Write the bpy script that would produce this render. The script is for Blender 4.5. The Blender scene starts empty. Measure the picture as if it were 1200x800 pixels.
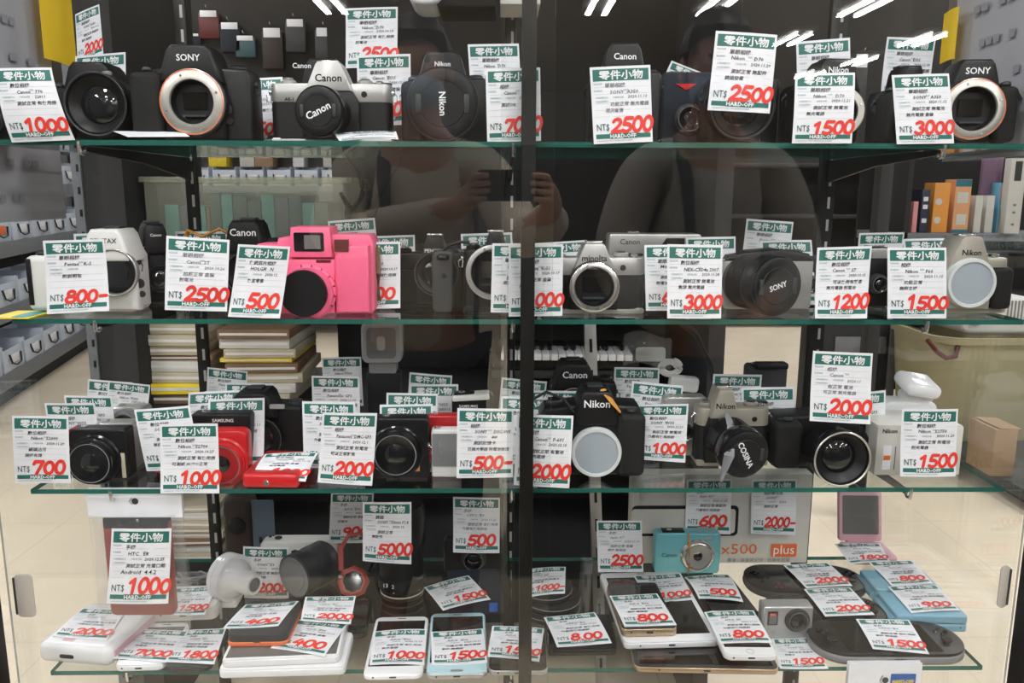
import bpy, bmesh, math, random
from mathutils import Vector, Matrix
random.seed(11)
SC = bpy.context.scene
COL = SC.collection
R = math.radians
# ------------------------------------------------------------------ camera
F = 950.0
CAM = Vector((0.0, -0.93, 1.35))
PITCH = math.atan(175 / F)
cd = bpy.data.cameras.new('camera')
cam = bpy.data.objects.new('camera', cd)
COL.objects.link(cam)
CR = Matrix.Rotation(R(-0.9), 3, 'Z') @ Matrix.Rotation(R(90) - PITCH, 3, 'X') @ Matrix.Rotation(R(0.2), 3, 'Z')
cam.matrix_world = Matrix.Translation(CAM) @ CR.to_4x4()
cd.sensor_width = 36.0
cd.sensor_fit = 'HORIZONTAL'
cd.lens = 36.0 * F / 1200.0
cd.clip_start = 0.01
SC.camera = cam
# ------------------------------------------------------------------ world, exposure, light strength
SC.view_settings.view_transform = 'Standard'
SC.view_settings.look = 'None'
SC.view_settings.gamma = 1.0
SC.view_settings.use_curve_mapping = False
SC.view_settings.exposure = 0.0
LAMP_W = 20.5
w = bpy.data.worlds.new('world')
SC.world = w
w.use_nodes = True
w.node_tree.nodes['Background'].inputs[0].default_value = (0.8, 0.88, 1.0, 1)
w.node_tree.nodes['Background'].inputs[1].default_value = 0.10
SC.cycles.transparent_max_bounces = 24
SC.cycles.max_bounces = 8
SC.cycles.sample_clamp_indirect = 4.0


# ------------------------------------------------------------------ pixel of the photograph -> point of the place
def ray(px, py):
    return CR @ Vector(((px - 600) / F, -(py - 400) / F, -1))


def P(px, py, Y):
    d = ray(px, py)
    return CAM + d * ((Y - CAM.y) / d.y)


def PZ(px, py, z):
    d = ray(px, py)
    return CAM + d * ((z - CAM.z) / d.z)


def PX(px, py, x):
    d = ray(px, py)
    return CAM + d * ((x - CAM.x) / d.x)


# ------------------------------------------------------------------ materials
def mat(name, col, rough=0.5, metal=0.0, bump=0.0, bscale=800.0, var=0.0, vscale=20.0, emit=0.0, trans=0.0, spec=0.5, alpha=1.0):
    m = bpy.data.materials.new(name)
    m.use_nodes = True
    nt = m.node_tree
    b = nt.nodes['Principled BSDF']
    b.inputs['Base Color'].default_value = (*col, 1)
    b.inputs['Roughness'].default_value = rough
    b.inputs['Metallic'].default_value = metal
    b.inputs['Specular IOR Level'].default_value = spec
    if alpha < 1:
        b.inputs['Alpha'].default_value = alpha
    if emit:
        b.inputs['Emission Color'].default_value = (*col, 1)
        b.inputs['Emission Strength'].default_value = emit
    if bump or var:
        tc = nt.nodes.new('ShaderNodeTexCoord')
    if bump:
        n = nt.nodes.new('ShaderNodeTexNoise')
        n.inputs['Scale'].default_value = bscale
        n.inputs['Detail'].default_value = 2
        k = nt.nodes.new('ShaderNodeBump')
        k.inputs['Strength'].default_value = bump
        k.inputs['Distance'].default_value = 0.001
        nt.links.new(tc.outputs['Object'], n.inputs['Vector'])
        nt.links.new(n.outputs['Fac'], k.inputs['Height'])
        nt.links.new(k.outputs['Normal'], b.inputs['Normal'])
    if var:
        n2 = nt.nodes.new('ShaderNodeTexNoise')
        n2.inputs['Scale'].default_value = vscale
        n2.inputs['Detail'].default_value = 4
        cr = nt.nodes.new('ShaderNodeValToRGB')
        cr.color_ramp.elements[0].position = 0.3
        cr.color_ramp.elements[1].position = 0.7
        cr.color_ramp.elements[0].color = (*[c * (1 - var) for c in col], 1)
        cr.color_ramp.elements[1].color = (*[min(1, c * (1 + var)) for c in col], 1)
        nt.links.new(tc.outputs['Object'], n2.inputs['Vector'])
        nt.links.new(n2.outputs['Fac'], cr.inputs['Fac'])
        nt.links.new(cr.outputs['Color'], b.inputs['Base Color'])
    return m


def glass(name, tint=(1, 1, 1), ior=1.5, haze=0.0, hcol=(0.8, 0.8, 0.8), rough=0.0):
    m = bpy.data.materials.new(name)
    m.use_nodes = True
    nt = m.node_tree
    nt.nodes.remove(nt.nodes['Principled BSDF'])
    out = nt.nodes['Material Output']
    t = nt.nodes.new('ShaderNodeBsdfTransparent')
    t.inputs[0].default_value = (*tint, 1)
    g = nt.nodes.new('ShaderNodeBsdfGlossy')
    g.inputs['Roughness'].default_value = rough
    fr = nt.nodes.new('ShaderNodeFresnel')
    ge = nt.nodes.new('ShaderNodeNewGeometry')
    ma = nt.nodes.new('ShaderNodeMath')
    ma.operation = 'MULTIPLY_ADD'
    ma.inputs[1].default_value = 1 / ior - ior
    ma.inputs[2].default_value = ior
    nt.links.new(ge.outputs['Backfacing'], ma.inputs[0])
    nt.links.new(ma.outputs[0], fr.inputs['IOR'])
    mx = nt.nodes.new('ShaderNodeMixShader')
    nt.links.new(fr.outputs[0], mx.inputs[0])
    src = t
    if haze:
        d = nt.nodes.new('ShaderNodeBsdfDiffuse')
        d.inputs[0].default_value = (*hcol, 1)
        mh = nt.nodes.new('ShaderNodeMixShader')
        mh.inputs[0].default_value = haze
        nt.links.new(t.outputs[0], mh.inputs[1])
        nt.links.new(d.outputs[0], mh.inputs[2])
        src = mh
    nt.links.new(src.outputs[0], mx.inputs[1])
    nt.links.new(g.outputs[0], mx.inputs[2])
    nt.links.new(mx.outputs[0], out.inputs[0])
    return m


M = {}
M['paper'] = mat('tag_paper', (0.80, 0.80, 0.84), 0.55, var=0.03, vscale=60)
M['green'] = mat('print_green', (0.022, 0.150, 0.125), 0.5)
M['dgreen'] = mat('print_dark_green', (0.03, 0.085, 0.085), 0.5)
M['lgreen'] = mat('print_fine_green', (0.16, 0.30, 0.31), 0.5)
M['white'] = mat('print_white', (0.82, 0.82, 0.84), 0.5)
M['red_ink'] = mat('red_marker', (0.78, 0.045, 0.030), 0.5)
M['ink'] = mat('pen_ink', (0.02, 0.02, 0.035), 0.5)
M['ink2'] = mat('faded_pen_ink', (0.16, 0.16, 0.20), 0.5)
M['rule'] = mat('ruled_line', (0.55, 0.56, 0.60), 0.5)
M['black'] = mat('black_plastic', (0.007, 0.007, 0.008), 0.42, spec=0.35, bump=0.04, bscale=1500)
M['black_gloss'] = mat('gloss_black_plastic', (0.009, 0.009, 0.010), 0.15)
M['rubber'] = mat('black_rubber', (0.010, 0.010, 0.010), 0.7, spec=0.3, bump=0.08, bscale=900)
M['leather'] = mat('black_leatherette', (0.008, 0.008, 0.008), 0.55, spec=0.35, bump=0.2, bscale=700)
M['dgrey'] = mat('dark_grey_plastic', (0.030, 0.032, 0.035), 0.5, bump=0.04, bscale=1200)
M['grey'] = mat('grey_plastic', (0.20, 0.20, 0.21), 0.5)
M['silver'] = mat('satin_silver', (0.47, 0.46, 0.45), 0.32, 0.55, var=0.04)
M['chrome'] = mat('bright_metal', (0.72, 0.71, 0.70), 0.22, 0.9)
M['steel'] = mat('mount_steel', (0.60, 0.57, 0.52), 0.30, 0.7, var=0.08, vscale=150)
M['champ'] = mat('champagne_plastic', (0.37, 0.34, 0.29), 0.38, 0.25)
M['wplastic'] = mat('white_plastic', (0.72, 0.71, 0.69), 0.4)
M['bwhite'] = mat('glossy_white_plastic', (0.78, 0.78, 0.80), 0.2)
M['pink'] = mat('pink_plastic', (0.86, 0.13, 0.26), 0.45, bump=0.25, bscale=1000)
M['red'] = mat('red_plastic', (0.55, 0.018, 0.022), 0.3)
M['redm'] = mat('red_metal', (0.50, 0.025, 0.03), 0.3, 0.3)
M['brick'] = mat('brick_red_plastic', (0.33, 0.05, 0.035), 0.4)
M['orange'] = mat('orange_plastic', (0.75, 0.16, 0.05), 0.5)
M['aqua'] = mat('aqua_metal', (0.19, 0.52, 0.60), 0.32, 0.3)
M['sky'] = mat('sky_blue_plastic', (0.20, 0.40, 0.52), 0.4)
M['iceblue'] = mat('ice_blue_glass', (0.42, 0.60, 0.66), 0.2)
M['pinkpale'] = mat('pale_pink_plastic', (0.62, 0.36, 0.42), 0.4)
M['navy'] = mat('navy_fabric', (0.007, 0.013, 0.026), 0.8)
M['cap'] = mat('frosted_cap', (0.60, 0.62, 0.62), 0.5)
M['capin'] = mat('frosted_cap_centre', (0.33, 0.37, 0.41), 0.5)
M['lensglass'] = mat('lens_glass', (0.010, 0.011, 0.013), 0.05, spec=0.9)
M['screen'] = mat('dark_screen', (0.012, 0.011, 0.010), 0.08, spec=0.7)
M['gscreen'] = mat('grey_screen', (0.16, 0.155, 0.15), 0.12)
M['amber'] = mat('amber_sticker', (0.65, 0.28, 0.09), 0.5)
M['strap'] = mat('strap_webbing', (0.02, 0.02, 0.022), 0.85, bump=0.4, bscale=600)
M['goldstrap'] = mat('yellow_strap', (0.55, 0.25, 0.04), 0.7)
M['goldedge'] = mat('gold_metal', (0.50, 0.37, 0.24), 0.3, 0.6)
M['yellow'] = mat('yellow_paper', (0.92, 0.62, 0.02), 0.6)
M['greypaper'] = mat('notice_paper', (0.42, 0.42, 0.46), 0.7, var=0.06, vscale=6)
M['greyprint'] = mat('notice_print', (0.30, 0.30, 0.34), 0.7)
M['frame'] = mat('cabinet_frame_black', (0.006, 0.0055, 0.005), 0.5, spec=0.3)
M['upright'] = mat('upright_black', (0.012, 0.012, 0.012), 0.45, 0.3)
M['slot'] = mat('slot_light', (0.45, 0.44, 0.42), 0.5)
M['floor'] = None
M['glass'] = glass('door_glass', (0.985, 0.992, 0.988))
M['shelfglass'] = glass('shelf_glass', (0.955, 0.975, 0.965))
M['shelfedge'] = glass('shelf_edge_green', (0.03, 0.16, 0.13), haze=0.72, hcol=(0.03, 0.145, 0.115))
M['glassedge'] = glass('door_edge', (0.5, 0.55, 0.53), haze=0.5, hcol=(0.42, 0.46, 0.45))
M['bag'] = glass('clear_bag', (0.97, 0.97, 0.97), 1.45, haze=0.10, hcol=(0.8, 0.8, 0.8), rough=0.12)
M['frost'] = glass('frosted_tub', (0.92, 0.93, 0.88), 1.4, haze=0.11, hcol=(0.66, 0.66, 0.56), rough=0.3)
M['binclear'] = glass('clear_bin', (0.95, 0.97, 1.0), 1.4, haze=0.6, hcol=(0.82, 0.88, 1.0), rough=0.25)
M['clearlens'] = glass('clear_flash_window', (0.8, 0.8, 0.8), 1.5, haze=0.5, hcol=(0.6, 0.6, 0.6), rough=0.1)
M['basegrey'] = mat('rack_base_grey', (0.075, 0.073, 0.07), 0.6, var=0.1)
M['dimblue'] = mat('dim_blue_card', (0.10, 0.14, 0.19), 0.6)
M['umber'] = mat('umber_leather', (0.025, 0.013, 0.010), 0.6)
M['rackgrey'] = mat('rack_grey', (0.17, 0.18, 0.20), 0.5, var=0.05)
M['rackdark'] = mat('rack_dark', (0.018, 0.018, 0.019), 0.75, var=0.2, vscale=4)
M['rackback'] = mat('rack_back_panel', (0.016, 0.015, 0.014), 0.85, var=0.35, vscale=3)
M['cream'] = mat('cream_paper', (0.50, 0.44, 0.32), 0.7, var=0.1, vscale=8)
M['brown'] = mat('brown_card', (0.20, 0.12, 0.07), 0.8, var=0.15)
M['card'] = mat('cardboard', (0.36, 0.24, 0.14), 0.8, var=0.08)
M['olive'] = mat('olive_tub', (0.40, 0.36, 0.22), 0.5, var=0.06, vscale=4)
M['teal'] = mat('teal_case', (0.05, 0.30, 0.32), 0.5)
M['tealdark'] = mat('dark_teal_case', (0.03, 0.09, 0.10), 0.5)
M['slate'] = mat('slate_case', (0.07, 0.09, 0.14), 0.5)
M['boxwhite'] = mat('white_box_card', (0.62, 0.60, 0.56), 0.6, var=0.03)
M['boxorange'] = mat('orange_box_card', (0.80, 0.33, 0.06), 0.5)
M['boxpeach'] = mat('peach_box_card', (0.75, 0.38, 0.18), 0.5)
M['boxteal'] = mat('teal_print', (0.02, 0.17, 0.22), 0.5)
M['boxblue'] = mat('blue_box_card', (0.15, 0.42, 0.60), 0.5)
M['boxnavy'] = mat('navy_box_card', (0.02, 0.025, 0.06), 0.5)
M['boxpink'] = mat('pink_box_card', (0.75, 0.32, 0.32), 0.5)
M['purple'] = mat('purple_fabric', (0.20, 0.12, 0.19), 0.8)
M['ceiling'] = mat('ceiling_paint', (0.26, 0.25, 0.24), 0.8)
M['wall'] = mat('shop_wall', (0.36, 0.35, 0.34), 0.8, var=0.15, vscale=2)
M['skin'] = mat('skin', (0.50, 0.26, 0.17), 0.55)
M['coat'] = mat('beige_jacket', (0.60, 0.52, 0.42), 0.85, var=0.05, vscale=30)
M['coat2'] = mat('grey_coat', (0.42, 0.39, 0.35), 0.85, var=0.05, vscale=30)
M['jeans'] = mat('dark_trousers', (0.03, 0.035, 0.05), 0.9)
M['hair'] = mat('dark_hair', (0.010, 0.008, 0.007), 0.5)
M['mask'] = mat('face_mask', (0.35, 0.45, 0.55), 0.8)
M['tube'] = mat('lamp_tube', (1.0, 0.98, 0.94), 0.4, emit=14.0)
M['plum'] = mat('maroon_plastic', (0.10, 0.012, 0.012), 0.4)
M['bluelabel'] = mat('blue_print', (0.02, 0.10, 0.38), 0.5)
M['yelprint'] = mat('yellow_print', (0.85, 0.65, 0.03), 0.5)
M['foamwhite'] = mat('white_foam', (0.70, 0.70, 0.68), 0.9, var=0.05)

# ------------------------------------------------------------------ mesh builder
TXT = {}


def text_geo(s, bold=0.0, res=2):
    k = (s, bold, res)
    if k not in TXT:
        c = bpy.data.curves.new('t', 'FONT')
        c.body = s
        c.size = 1.0
        c.resolution_u = res
        c.offset = bold
        c.fill_mode = 'BOTH'
        o = bpy.data.objects.new('t', c)
        me = o.to_mesh()
        vs = [(v.co.x, v.co.y) for v in me.vertices]
        fs = [tuple(p.vertices) for p in me.polygons]
        o.to_mesh_clear()
        bpy.data.objects.remove(o)
        bpy.data.curves.remove(c)
        xs = [v[0] for v in vs] or [0, 1]
        ys = [v[1] for v in vs] or [0, 1]
        TXT[k] = (vs, fs, (min(xs), min(ys), max(xs), max(ys)))
    return TXT[k]


I4 = Matrix.Identity(4)


def T(x, y, z):
    return Matrix.Translation((x, y, z))


def RX(a):
    return Matrix.Rotation(R(a), 4, 'X')


def RY(a):
    return Matrix.Rotation(R(a), 4, 'Y')


def RZ(a):
    return Matrix.Rotation(R(a), 4, 'Z')


class MB:
    def __init__(s, m0=None):
        s.v, s.f, s.mi, s.mats = [], [], [], []
        s.m0 = m0
        s.X = I4

    def idx(s, m):
        m = m or s.m0
        if isinstance(m, str):
            m = M[m]
        if m not in s.mats:
            s.mats.append(m)
        return s.mats.index(m)

    def add(s, vs, fs, m=None, X=None):
        n = len(s.v)
        A = s.X if X is None else s.X @ X
        s.v += [tuple(A @ Vector(v)) for v in vs]
        i = s.idx(m)
        flip = A.to_3x3().determinant() < 0
        for f in fs:
            t = tuple(q + n for q in f)
            s.f.append(t[::-1] if flip else t)
            s.mi.append(i)
        return s

    def bm(s, b, m=None, X=None):
        bmesh.ops.recalc_face_normals(b, faces=b.faces)
        b.verts.index_update()
        s.add([v.co.copy() for v in b.verts], [[v.index for v in f.verts] for f in b.faces], m, X)
        b.free()
        return s

    def box(s, c, d, m=None, bev=0.0, seg=2, X=None):
        b = bmesh.new()
        bmesh.ops.create_cube(b, size=1)
        for v in b.verts:
            v.co = Vector((v.co.x * d[0], v.co.y * d[1], v.co.z * d[2])) + Vector(c)
        if bev:
            bmesh.ops.bevel(b, geom=list(b.edges), offset=min(bev, min(d) * 0.49), segments=seg, affect='EDGES', profile=0.5)
        return s.bm(b, m, X)

    # polygon in XZ, extruded along Y
    def prism(s, poly, y0, y1, m=None, bev=0.0, seg=2, X=None):
        b = bmesh.new()
        vs = [b.verts.new((x, y0, z)) for x, z in poly]
        f = b.faces.new(vs)
        r = bmesh.ops.extrude_face_region(b, geom=[f])
        for g in r['geom']:
            if isinstance(g, bmesh.types.BMVert):
                g.co.y = y1
        if bev:
            es = [e for e in b.edges if abs(e.verts[0].co.y - e.verts[1].co.y) < 1e-9]
            bmesh.ops.bevel(b, geom=es, offset=bev, segments=seg, affect='EDGES', profile=0.5, clamp_overlap=True)
        return s.bm(b, m, X)

    # polygon in XY, extruded along Z
    def slab(s, poly, z0, z1, m=None, bev=0.0, seg=2, X=None):
        A = Matrix(((1, 0, 0, 0), (0, 0, -1, 0), (0, 1, 0, 0), (0, 0, 0, 1)))
        Y = T(0, 0, 0) @ Matrix(((1, 0, 0, 0), (0, 0, 1, 0), (0, 1, 0, 0), (0, 0, 0, 1)))
        return s.prism(poly, z0, z1, m, bev, seg, Y if X is None else X @ Y)

    # profile of (radius, y); turned round the Y axis
    def lathe(s, prof, m=None, X=None, n=40):
        vs, fs = [], []
        for r, y in prof:
            for k in range(n):
                a = 2 * math.pi * k / n
                vs.append((r * math.cos(a), y, r * math.sin(a)))
        for i in range(len(prof) - 1):
            for k in range(n):
                k2 = (k + 1) % n
                fs.append((i * n + k, i * n + k2, (i + 1) * n + k2, (i + 1) * n + k))
        if prof[0][0] > 1e-6 and prof[0][0] != prof[-1][0]:
            pass
        b = bmesh.new()
        bv = [b.verts.new(v) for v in vs]
        for f in fs:
            try:
                b.faces.new([bv[q] for q in f])
            except ValueError:
                pass
        bmesh.ops.remove_doubles(b, verts=b.verts, dist=1e-6)
        return s.bm(b, m, X)

    def disc(s, r, y0, y1, m=None, X=None, n=32):
        e = min(abs(y1 - y0) * 0.3, r * 0.2)
        sg = 1 if y1 > y0 else -1
        return s.lathe([(0, y0), (r - e, y0), (r, y0 + sg * e), (r, y1 - sg * e), (r - e, y1), (0, y1)], m, X, n)

    def tube(s, pts, r, m=None, n=8, X=None, flat=1.0):
        pts = [Vector(p) for p in pts]
        vs, fs = [], []
        for i, p in enumerate(pts):
            d = (pts[min(i + 1, len(pts) - 1)] - pts[max(i - 1, 0)]).normalized()
            u = d.cross(Vector((0, 0, 1)))
            if u.length < 1e-3:
                u = d.cross(Vector((0, 1, 0)))
            u.normalize()
            q = d.cross(u)
            rr = r[i] if isinstance(r, (list, tuple)) else r
            for k in range(n):
                a = 2 * math.pi * k / n
                vs.append(p + u * rr * math.cos(a) + q * rr * flat * math.sin(a))
        for i in range(len(pts) - 1):
            for k in range(n):
                k2 = (k + 1) % n
                fs.append((i * n + k, i * n + k2, (i + 1) * n + k2, (i + 1) * n + k))
        fs.append(tuple(range(n))[::-1])
        fs.append(tuple((len(pts) - 1) * n + k for k in range(n)))
        return s.add(vs, fs, m, X)

    # lettering on the plane y, facing -Y
    def text(s, t, cx, y, cz, h=None, wd=None, m='white', bold=0.0, rot=0, X=None, th=0.0):
        vs, fs, (x0, y0, x1, y1) = text_geo(t, bold)
        W_, H_ = max(1e-6, x1 - x0), max(1e-6, y1 - y0)
        kx = (wd / W_) if wd else None
        ky = (h / H_) if h else None
        kx, ky = kx or ky, ky or kx
        A = T(cx, y, cz) @ RY(-rot)
        return s.add([A @ Vector(((a - (x0 + x1) / 2) * kx, 0, (b - (y0 + y1) / 2) * ky)) for a, b in vs], fs, m, X)

    def build(s, name, parent=None, smooth=True, ang=35, loc=None):
        me = bpy.data.meshes.new(name)
        vs = s.v
        if loc is not None:
            vs = [(a - loc[0], b - loc[1], c - loc[2]) for a, b, c in s.v]
        me.from_pydata(vs, [], s.f)
        for m in s.mats:
            me.materials.append(m)
        me.polygons.foreach_set('material_index', s.mi)
        if smooth:
            me.shade_smooth()
            me.set_sharp_from_angle(angle=R(ang))
        me.update()
        o = bpy.data.objects.new(name, me)
        COL.objects.link(o)
        if loc is not None:
            o.location = loc
        if parent is not None:
            o.parent = parent
        return o


def props(o, label=None, cat=None, group=None, kind=None):
    if label:
        o['label'] = label
    if cat:
        o['category'] = cat
    if group:
        o['group'] = group
    if kind:
        o['kind'] = kind
    return o


def thing(name, label, cat, loc=(0, 0, 0), rz=0.0, group=None):
    o = bpy.data.objects.new(name, None)
    o.empty_display_size = 0.02
    COL.objects.link(o)
    o.location = loc
    o.rotation_euler = (0, 0, R(rz))
    return props(o, label, cat, group)


def rrect(x0, z0, x1, z1, r, n=5):
    r = min(r, (x1 - x0) / 2 - 1e-5, (z1 - z0) / 2 - 1e-5)
    out = []
    for cx, cz, a0 in ((x1 - r, z0 + r, -90), (x1 - r, z1 - r, 0), (x0 + r, z1 - r, 90), (x0 + r, z0 + r, 180)):
        for k in range(n + 1):
            a = R(a0 + 90 * k / n)
            out.append((cx + r * math.cos(a), cz + r * math.sin(a)))
    return out


# ------------------------------------------------------------------ the setting
YF, YB = 0.03, 0.385                       # front and back edge of the shelves
Z1, Z2, Z3, Z4 = (P(600, q, YF).z for q in (166, 374, 572, 783))
XL, XR = P(70, 200, 0.28).x, P(1105, 150, 0.27).x


def floor_material():
    m = mat('floor_tiles', (0.82, 0.70, 0.54), 0.35, var=0.06, vscale=3)
    nt = m.node_tree
    b = nt.nodes['Principled BSDF']
    src = b.inputs['Base Color'].links[0].from_socket
    tc = nt.nodes.new('ShaderNodeTexCoord')
    br = nt.nodes.new('ShaderNodeTexBrick')
    br.inputs['Scale'].default_value = 1.0
    br.inputs['Mortar Size'].default_value = 0.004
    br.inputs['Brick Width'].default_value = 0.45
    br.inputs['Row Height'].default_value = 0.45
    br.offset = 0.0
    br.inputs['Mortar'].default_value = (0.74, 0.63, 0.48, 1)
    nt.links.new(tc.outputs['Object'], br.inputs['Vector'])
    nt.links.new(src, br.inputs['Color1'])
    nt.links.new(src, br.inputs['Color2'])
    nt.links.new(br.outputs['Color'], b.inputs['Base Color'])
    return m


M['floor'] = floor_material()


def struct(name, mb):
    return props(mb.build(name, smooth=False), kind='structure')


struct('floor', MB('floor').box((0, -0.5, -0.05), (16, 24, 0.1)))
struct('ceiling', MB('ceiling').box((0, -0.5, 2.95), (16, 24, 0.1)))
struct('wall_back', MB('wall').box((0, 11.45, 1.45), (16, 0.1, 2.9)))
struct('wall_front', MB('wall').box((0, -12.45, 1.45), (16, 0.1, 2.9)))
struct('wall_left', MB('wall').box((-8.0, -0.5, 1.45), (0.1, 24, 2.9)))
struct('wall_right', MB('wall').box((8.0, -0.5, 1.45), (0.1, 24, 2.9)))


def lamp(x, y):
    r = thing('ceiling_light', 'twin-tube fluorescent light on the dark shop ceiling', 'ceiling light', (x, y, 2.9), 0, 'fluorescent lights in rows on the ceiling')
    MB('bwhite').box((0, 0, -0.02), (0.26, 0.70, 0.04), bev=0.008).build('housing', r)
    for s in (-1, 1):
        MB('tube').tube([(s * 0.07, -0.32, -0.06), (s * 0.07, 0.32, -0.06)], 0.016, n=10).build('tube', r)
        ld = bpy.data.lights.new('tube_light', 'AREA')
        ld.shape = 'RECTANGLE'
        ld.size, ld.size_y = 0.05, 0.62
        ld.energy = LAMP_W / 2
        ld.color = (0.98, 0.985, 1.0)
        lo = bpy.data.objects.new('tube_light', ld)
        COL.objects.link(lo)
        lo.location = (s * 0.07, 0, -0.08)
        lo.parent = r


for xx, yy in ((-1.37, -6.0), (0.81, -6.0), (1.75, -6.0), (2.95, -6.0), (2.87, -7.4), (4.15, -7.4), (4.1, -8.7), (3.95, -9.8)):
    lamp(xx, yy)
for yy in (-4.2, -2.6, -0.9):  # unseen rows added for front light on the shelves
    for xx in (-3.4, -2.0, -0.6, 0.8, 2.2, 3.6):
        lamp(xx, yy)
for yy in (1.7, 4.2, 7.0):  # unseen rows added to light the shop behind, left out over the middle
    for xx in (-5.2, -3.4, -1.9, 2.3, 3.6, 5.2):
        lamp(xx, yy)
# ------------------------------------------------------------------ the glass cabinet
def pane(name, label, c, d, cat='glass', edge='glassedge', face='glass', group=None, thin=1, parts=None):
    """sheet of glass with tinted edges; thin = the axis across the sheet"""
    r = thing(name, label, cat, (c[0], c[1], c[2] - d[2] / 2), 0, group)
    mb = MB(face)
    b = bmesh.new()
    bmesh.ops.create_cube(b, size=1)
    for v in b.verts:
        v.co = Vector((v.co.x * d[0], v.co.y * d[1], v.co.z * d[2] + d[2] / 2))
    bmesh.ops.recalc_face_normals(b, faces=b.faces)
    b.verts.index_update()
    vs = [v.co.copy() for v in b.verts]
    A = [f for f in b.faces if abs(f.normal[thin]) > 0.5]
    B = [f for f in b.faces if abs(f.normal[thin]) < 0.5]
    mb.add(vs, [[v.index for v in f.verts] for f in A], face)
    mb.add(vs, [[v.index for v in f.verts] for f in B], edge)
    b.free()
    mb.build('pane', r, smooth=False)
    return r


ZB, ZT = 0.30, 2.05
xa, xb = P(587, 400, 0.0).x, P(647, 400, 0.0).x
XE = P(6, 740, -0.009).x * -1
XE2 = P(1186, 740, -0.009).x
dl = pane('sliding_glass_door', 'left sliding glass door of the cabinet, with a slim oval finger pull', ((-XE + xb) / 2, 0.006, (ZB + ZT) / 2), (xb + XE, 0.004, ZT - ZB), 'glass door')
dr = pane('sliding_glass_door', 'right sliding glass door of the cabinet, overlapping the left one at the middle', ((XE2 + xa) / 2, -0.006, (ZB + ZT) / 2), (XE2 - xa, 0.004, ZT - ZB), 'glass door')
M['pull'] = glass('finger_pull_plastic', (0.8, 0.8, 0.8), 1.45, haze=0.75, hcol=(0.48, 0.45, 0.40), rough=0.2)
for d_, x0, x1, y0, y1, yy, s in ((dl, 22, 38, 672, 722, 0.003, 1), (dr, 1167, 1184, 662, 711, -0.009, -1)):
    a, b = P(x0, y1, yy), P(x1, y0, yy)
    o = Vector(d_.location)
    mb = MB('pull')
    mb.prism(rrect(a.x - o.x, a.z - o.z, b.x - o.x, b.z - o.z, 0.006), yy - o.y - 0.0022, yy - o.y - 0.0002, bev=0.0008)
    mb.build('finger_pull', d_)
    xs = (a.x if s > 0 else b.x) - o.x
    MB('dgrey').prism(rrect(xs - 0.0012, a.z - o.z + 0.004, xs + 0.0012, b.z - o.z - 0.004, 0.001), yy - o.y - 0.003, yy - o.y - 0.0004).build('pull_edge', d_)

cab = thing('display_cabinet', 'black framed glass display cabinet holding four crowded shelves of cameras and phones', 'display cabinet', (0, 0.2, 0))
D_ = T(0, -0.2, 0)
xl, xr = -XE, XE2
MB('frame', ).box((xl - 0.02, -0.024, 1.05), (0.04, 0.03, 2.1), bev=0.002, X=D_).build('front_post', cab)
MB('frame').box((xr + 0.02, -0.024, 1.05), (0.04, 0.03, 2.1), bev=0.002, X=D_).build('front_post', cab)
c0, c1 = P(609.5, 450, 0.016).x, P(625.5, 450, 0.016).x
MB('frame').box(((c0 + c1) / 2, 0.019, 1.05), (c1 - c0, 0.014, 2.1), bev=0.001, X=D_).build('centre_post', cab)
MB('frame').box((0, 0.22, 0.15), (xr - xl + 0.08, 0.44, 0.28), bev=0.004, X=D_).build('plinth', cab)
MB('frame').box((0, 0.22, 2.08), (xr - xl + 0.08, 0.44, 0.06), bev=0.004, X=D_).build('top_rail', cab)

# slotted uprights that carry the shelves, with brackets
YU = 0.37


def upright(px, wpx, label):
    x = P(px, 400, YU).x
    wd = P(px + wpx / 2, 400, YU).x - P(px - wpx / 2, 400, YU).x
    r = thing('slotted_upright', label, 'shelf upright', (x, YU, 0.29))
    mb = MB('upright').box((0, 0, 0.88), (wd, 0.014, 1.76), bev=0.001)
    z = 0.1
    while z < 1.7:
        mb.box((0.003, -0.0072, z), (0.004, 0.001, 0.018), 'slot')
        z += 0.035
    mb.build('channel', r)
    return x


ups = [upright(237.5, 12, 'black slotted upright behind the shelves, towards the left end'),
       upright(597, 13, 'black slotted upright at the middle, behind the dark centre post'),
       upright(955, 17, 'black slotted upright behind the shelves, towards the right end')]
SH = {'first': Z1, 'second': Z2, 'third': Z3, 'bottom': Z4}
xs0, xs1 = P(36, 575, YF).x, P(1177, 566, YF).x
for nm, zz in (('first', Z1), ('second', Z2), ('third', Z3), ('bottom', Z4)):
    pane('glass_shelf', {'first': 'uppermost full glass shelf, holding large black cameras', 'second': 'glass shelf holding the bright pink camera', 'third': 'glass shelf holding the red compact camera and white boxed camera', 'bottom': 'lowest glass shelf, covered with phones and handheld consoles'}[nm],
         ((xs0 + xs1) / 2, (YF + YB - 0.03) / 2, zz - 0.003), (xs1 - xs0, YB - 0.03 - YF, 0.006), 'shelf', 'shelfedge', 'shelfglass', 'glass shelves', 2)
    for ux, side in zip(ups, ('left', 'middle', 'right')):
        r = thing('shelf_bracket', 'black %s bracket with a bright hook under the %s glass shelf from the top' % (side, {'first': 'first', 'second': 'second', 'third': 'third', 'bottom': 'fourth'}[nm]), 'bracket', (ux, YU - 0.008, zz - 0.0066), 0, 'shelf brackets')
        L = YU - 0.008 - YF - 0.012
        b = MB('upright')
        b.prism([(0, 0), (-L, 0), (-L, -0.006), (-L * 0.5, -0.014), (0, -0.034)], -0.0025, 0.0025, X=Matrix.Rotation(R(90), 4, 'Z'))
        b.build('arm', r)
        MB('chrome').tube([(0, -L + 0.004, -0.004), (0, -L - 0.004, -0.009), (0, -L - 0.011, -0.008), (0, -L - 0.0125, 0.0), (0, -L - 0.0125, 0.005)], 0.0022).build('hook', r)

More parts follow.
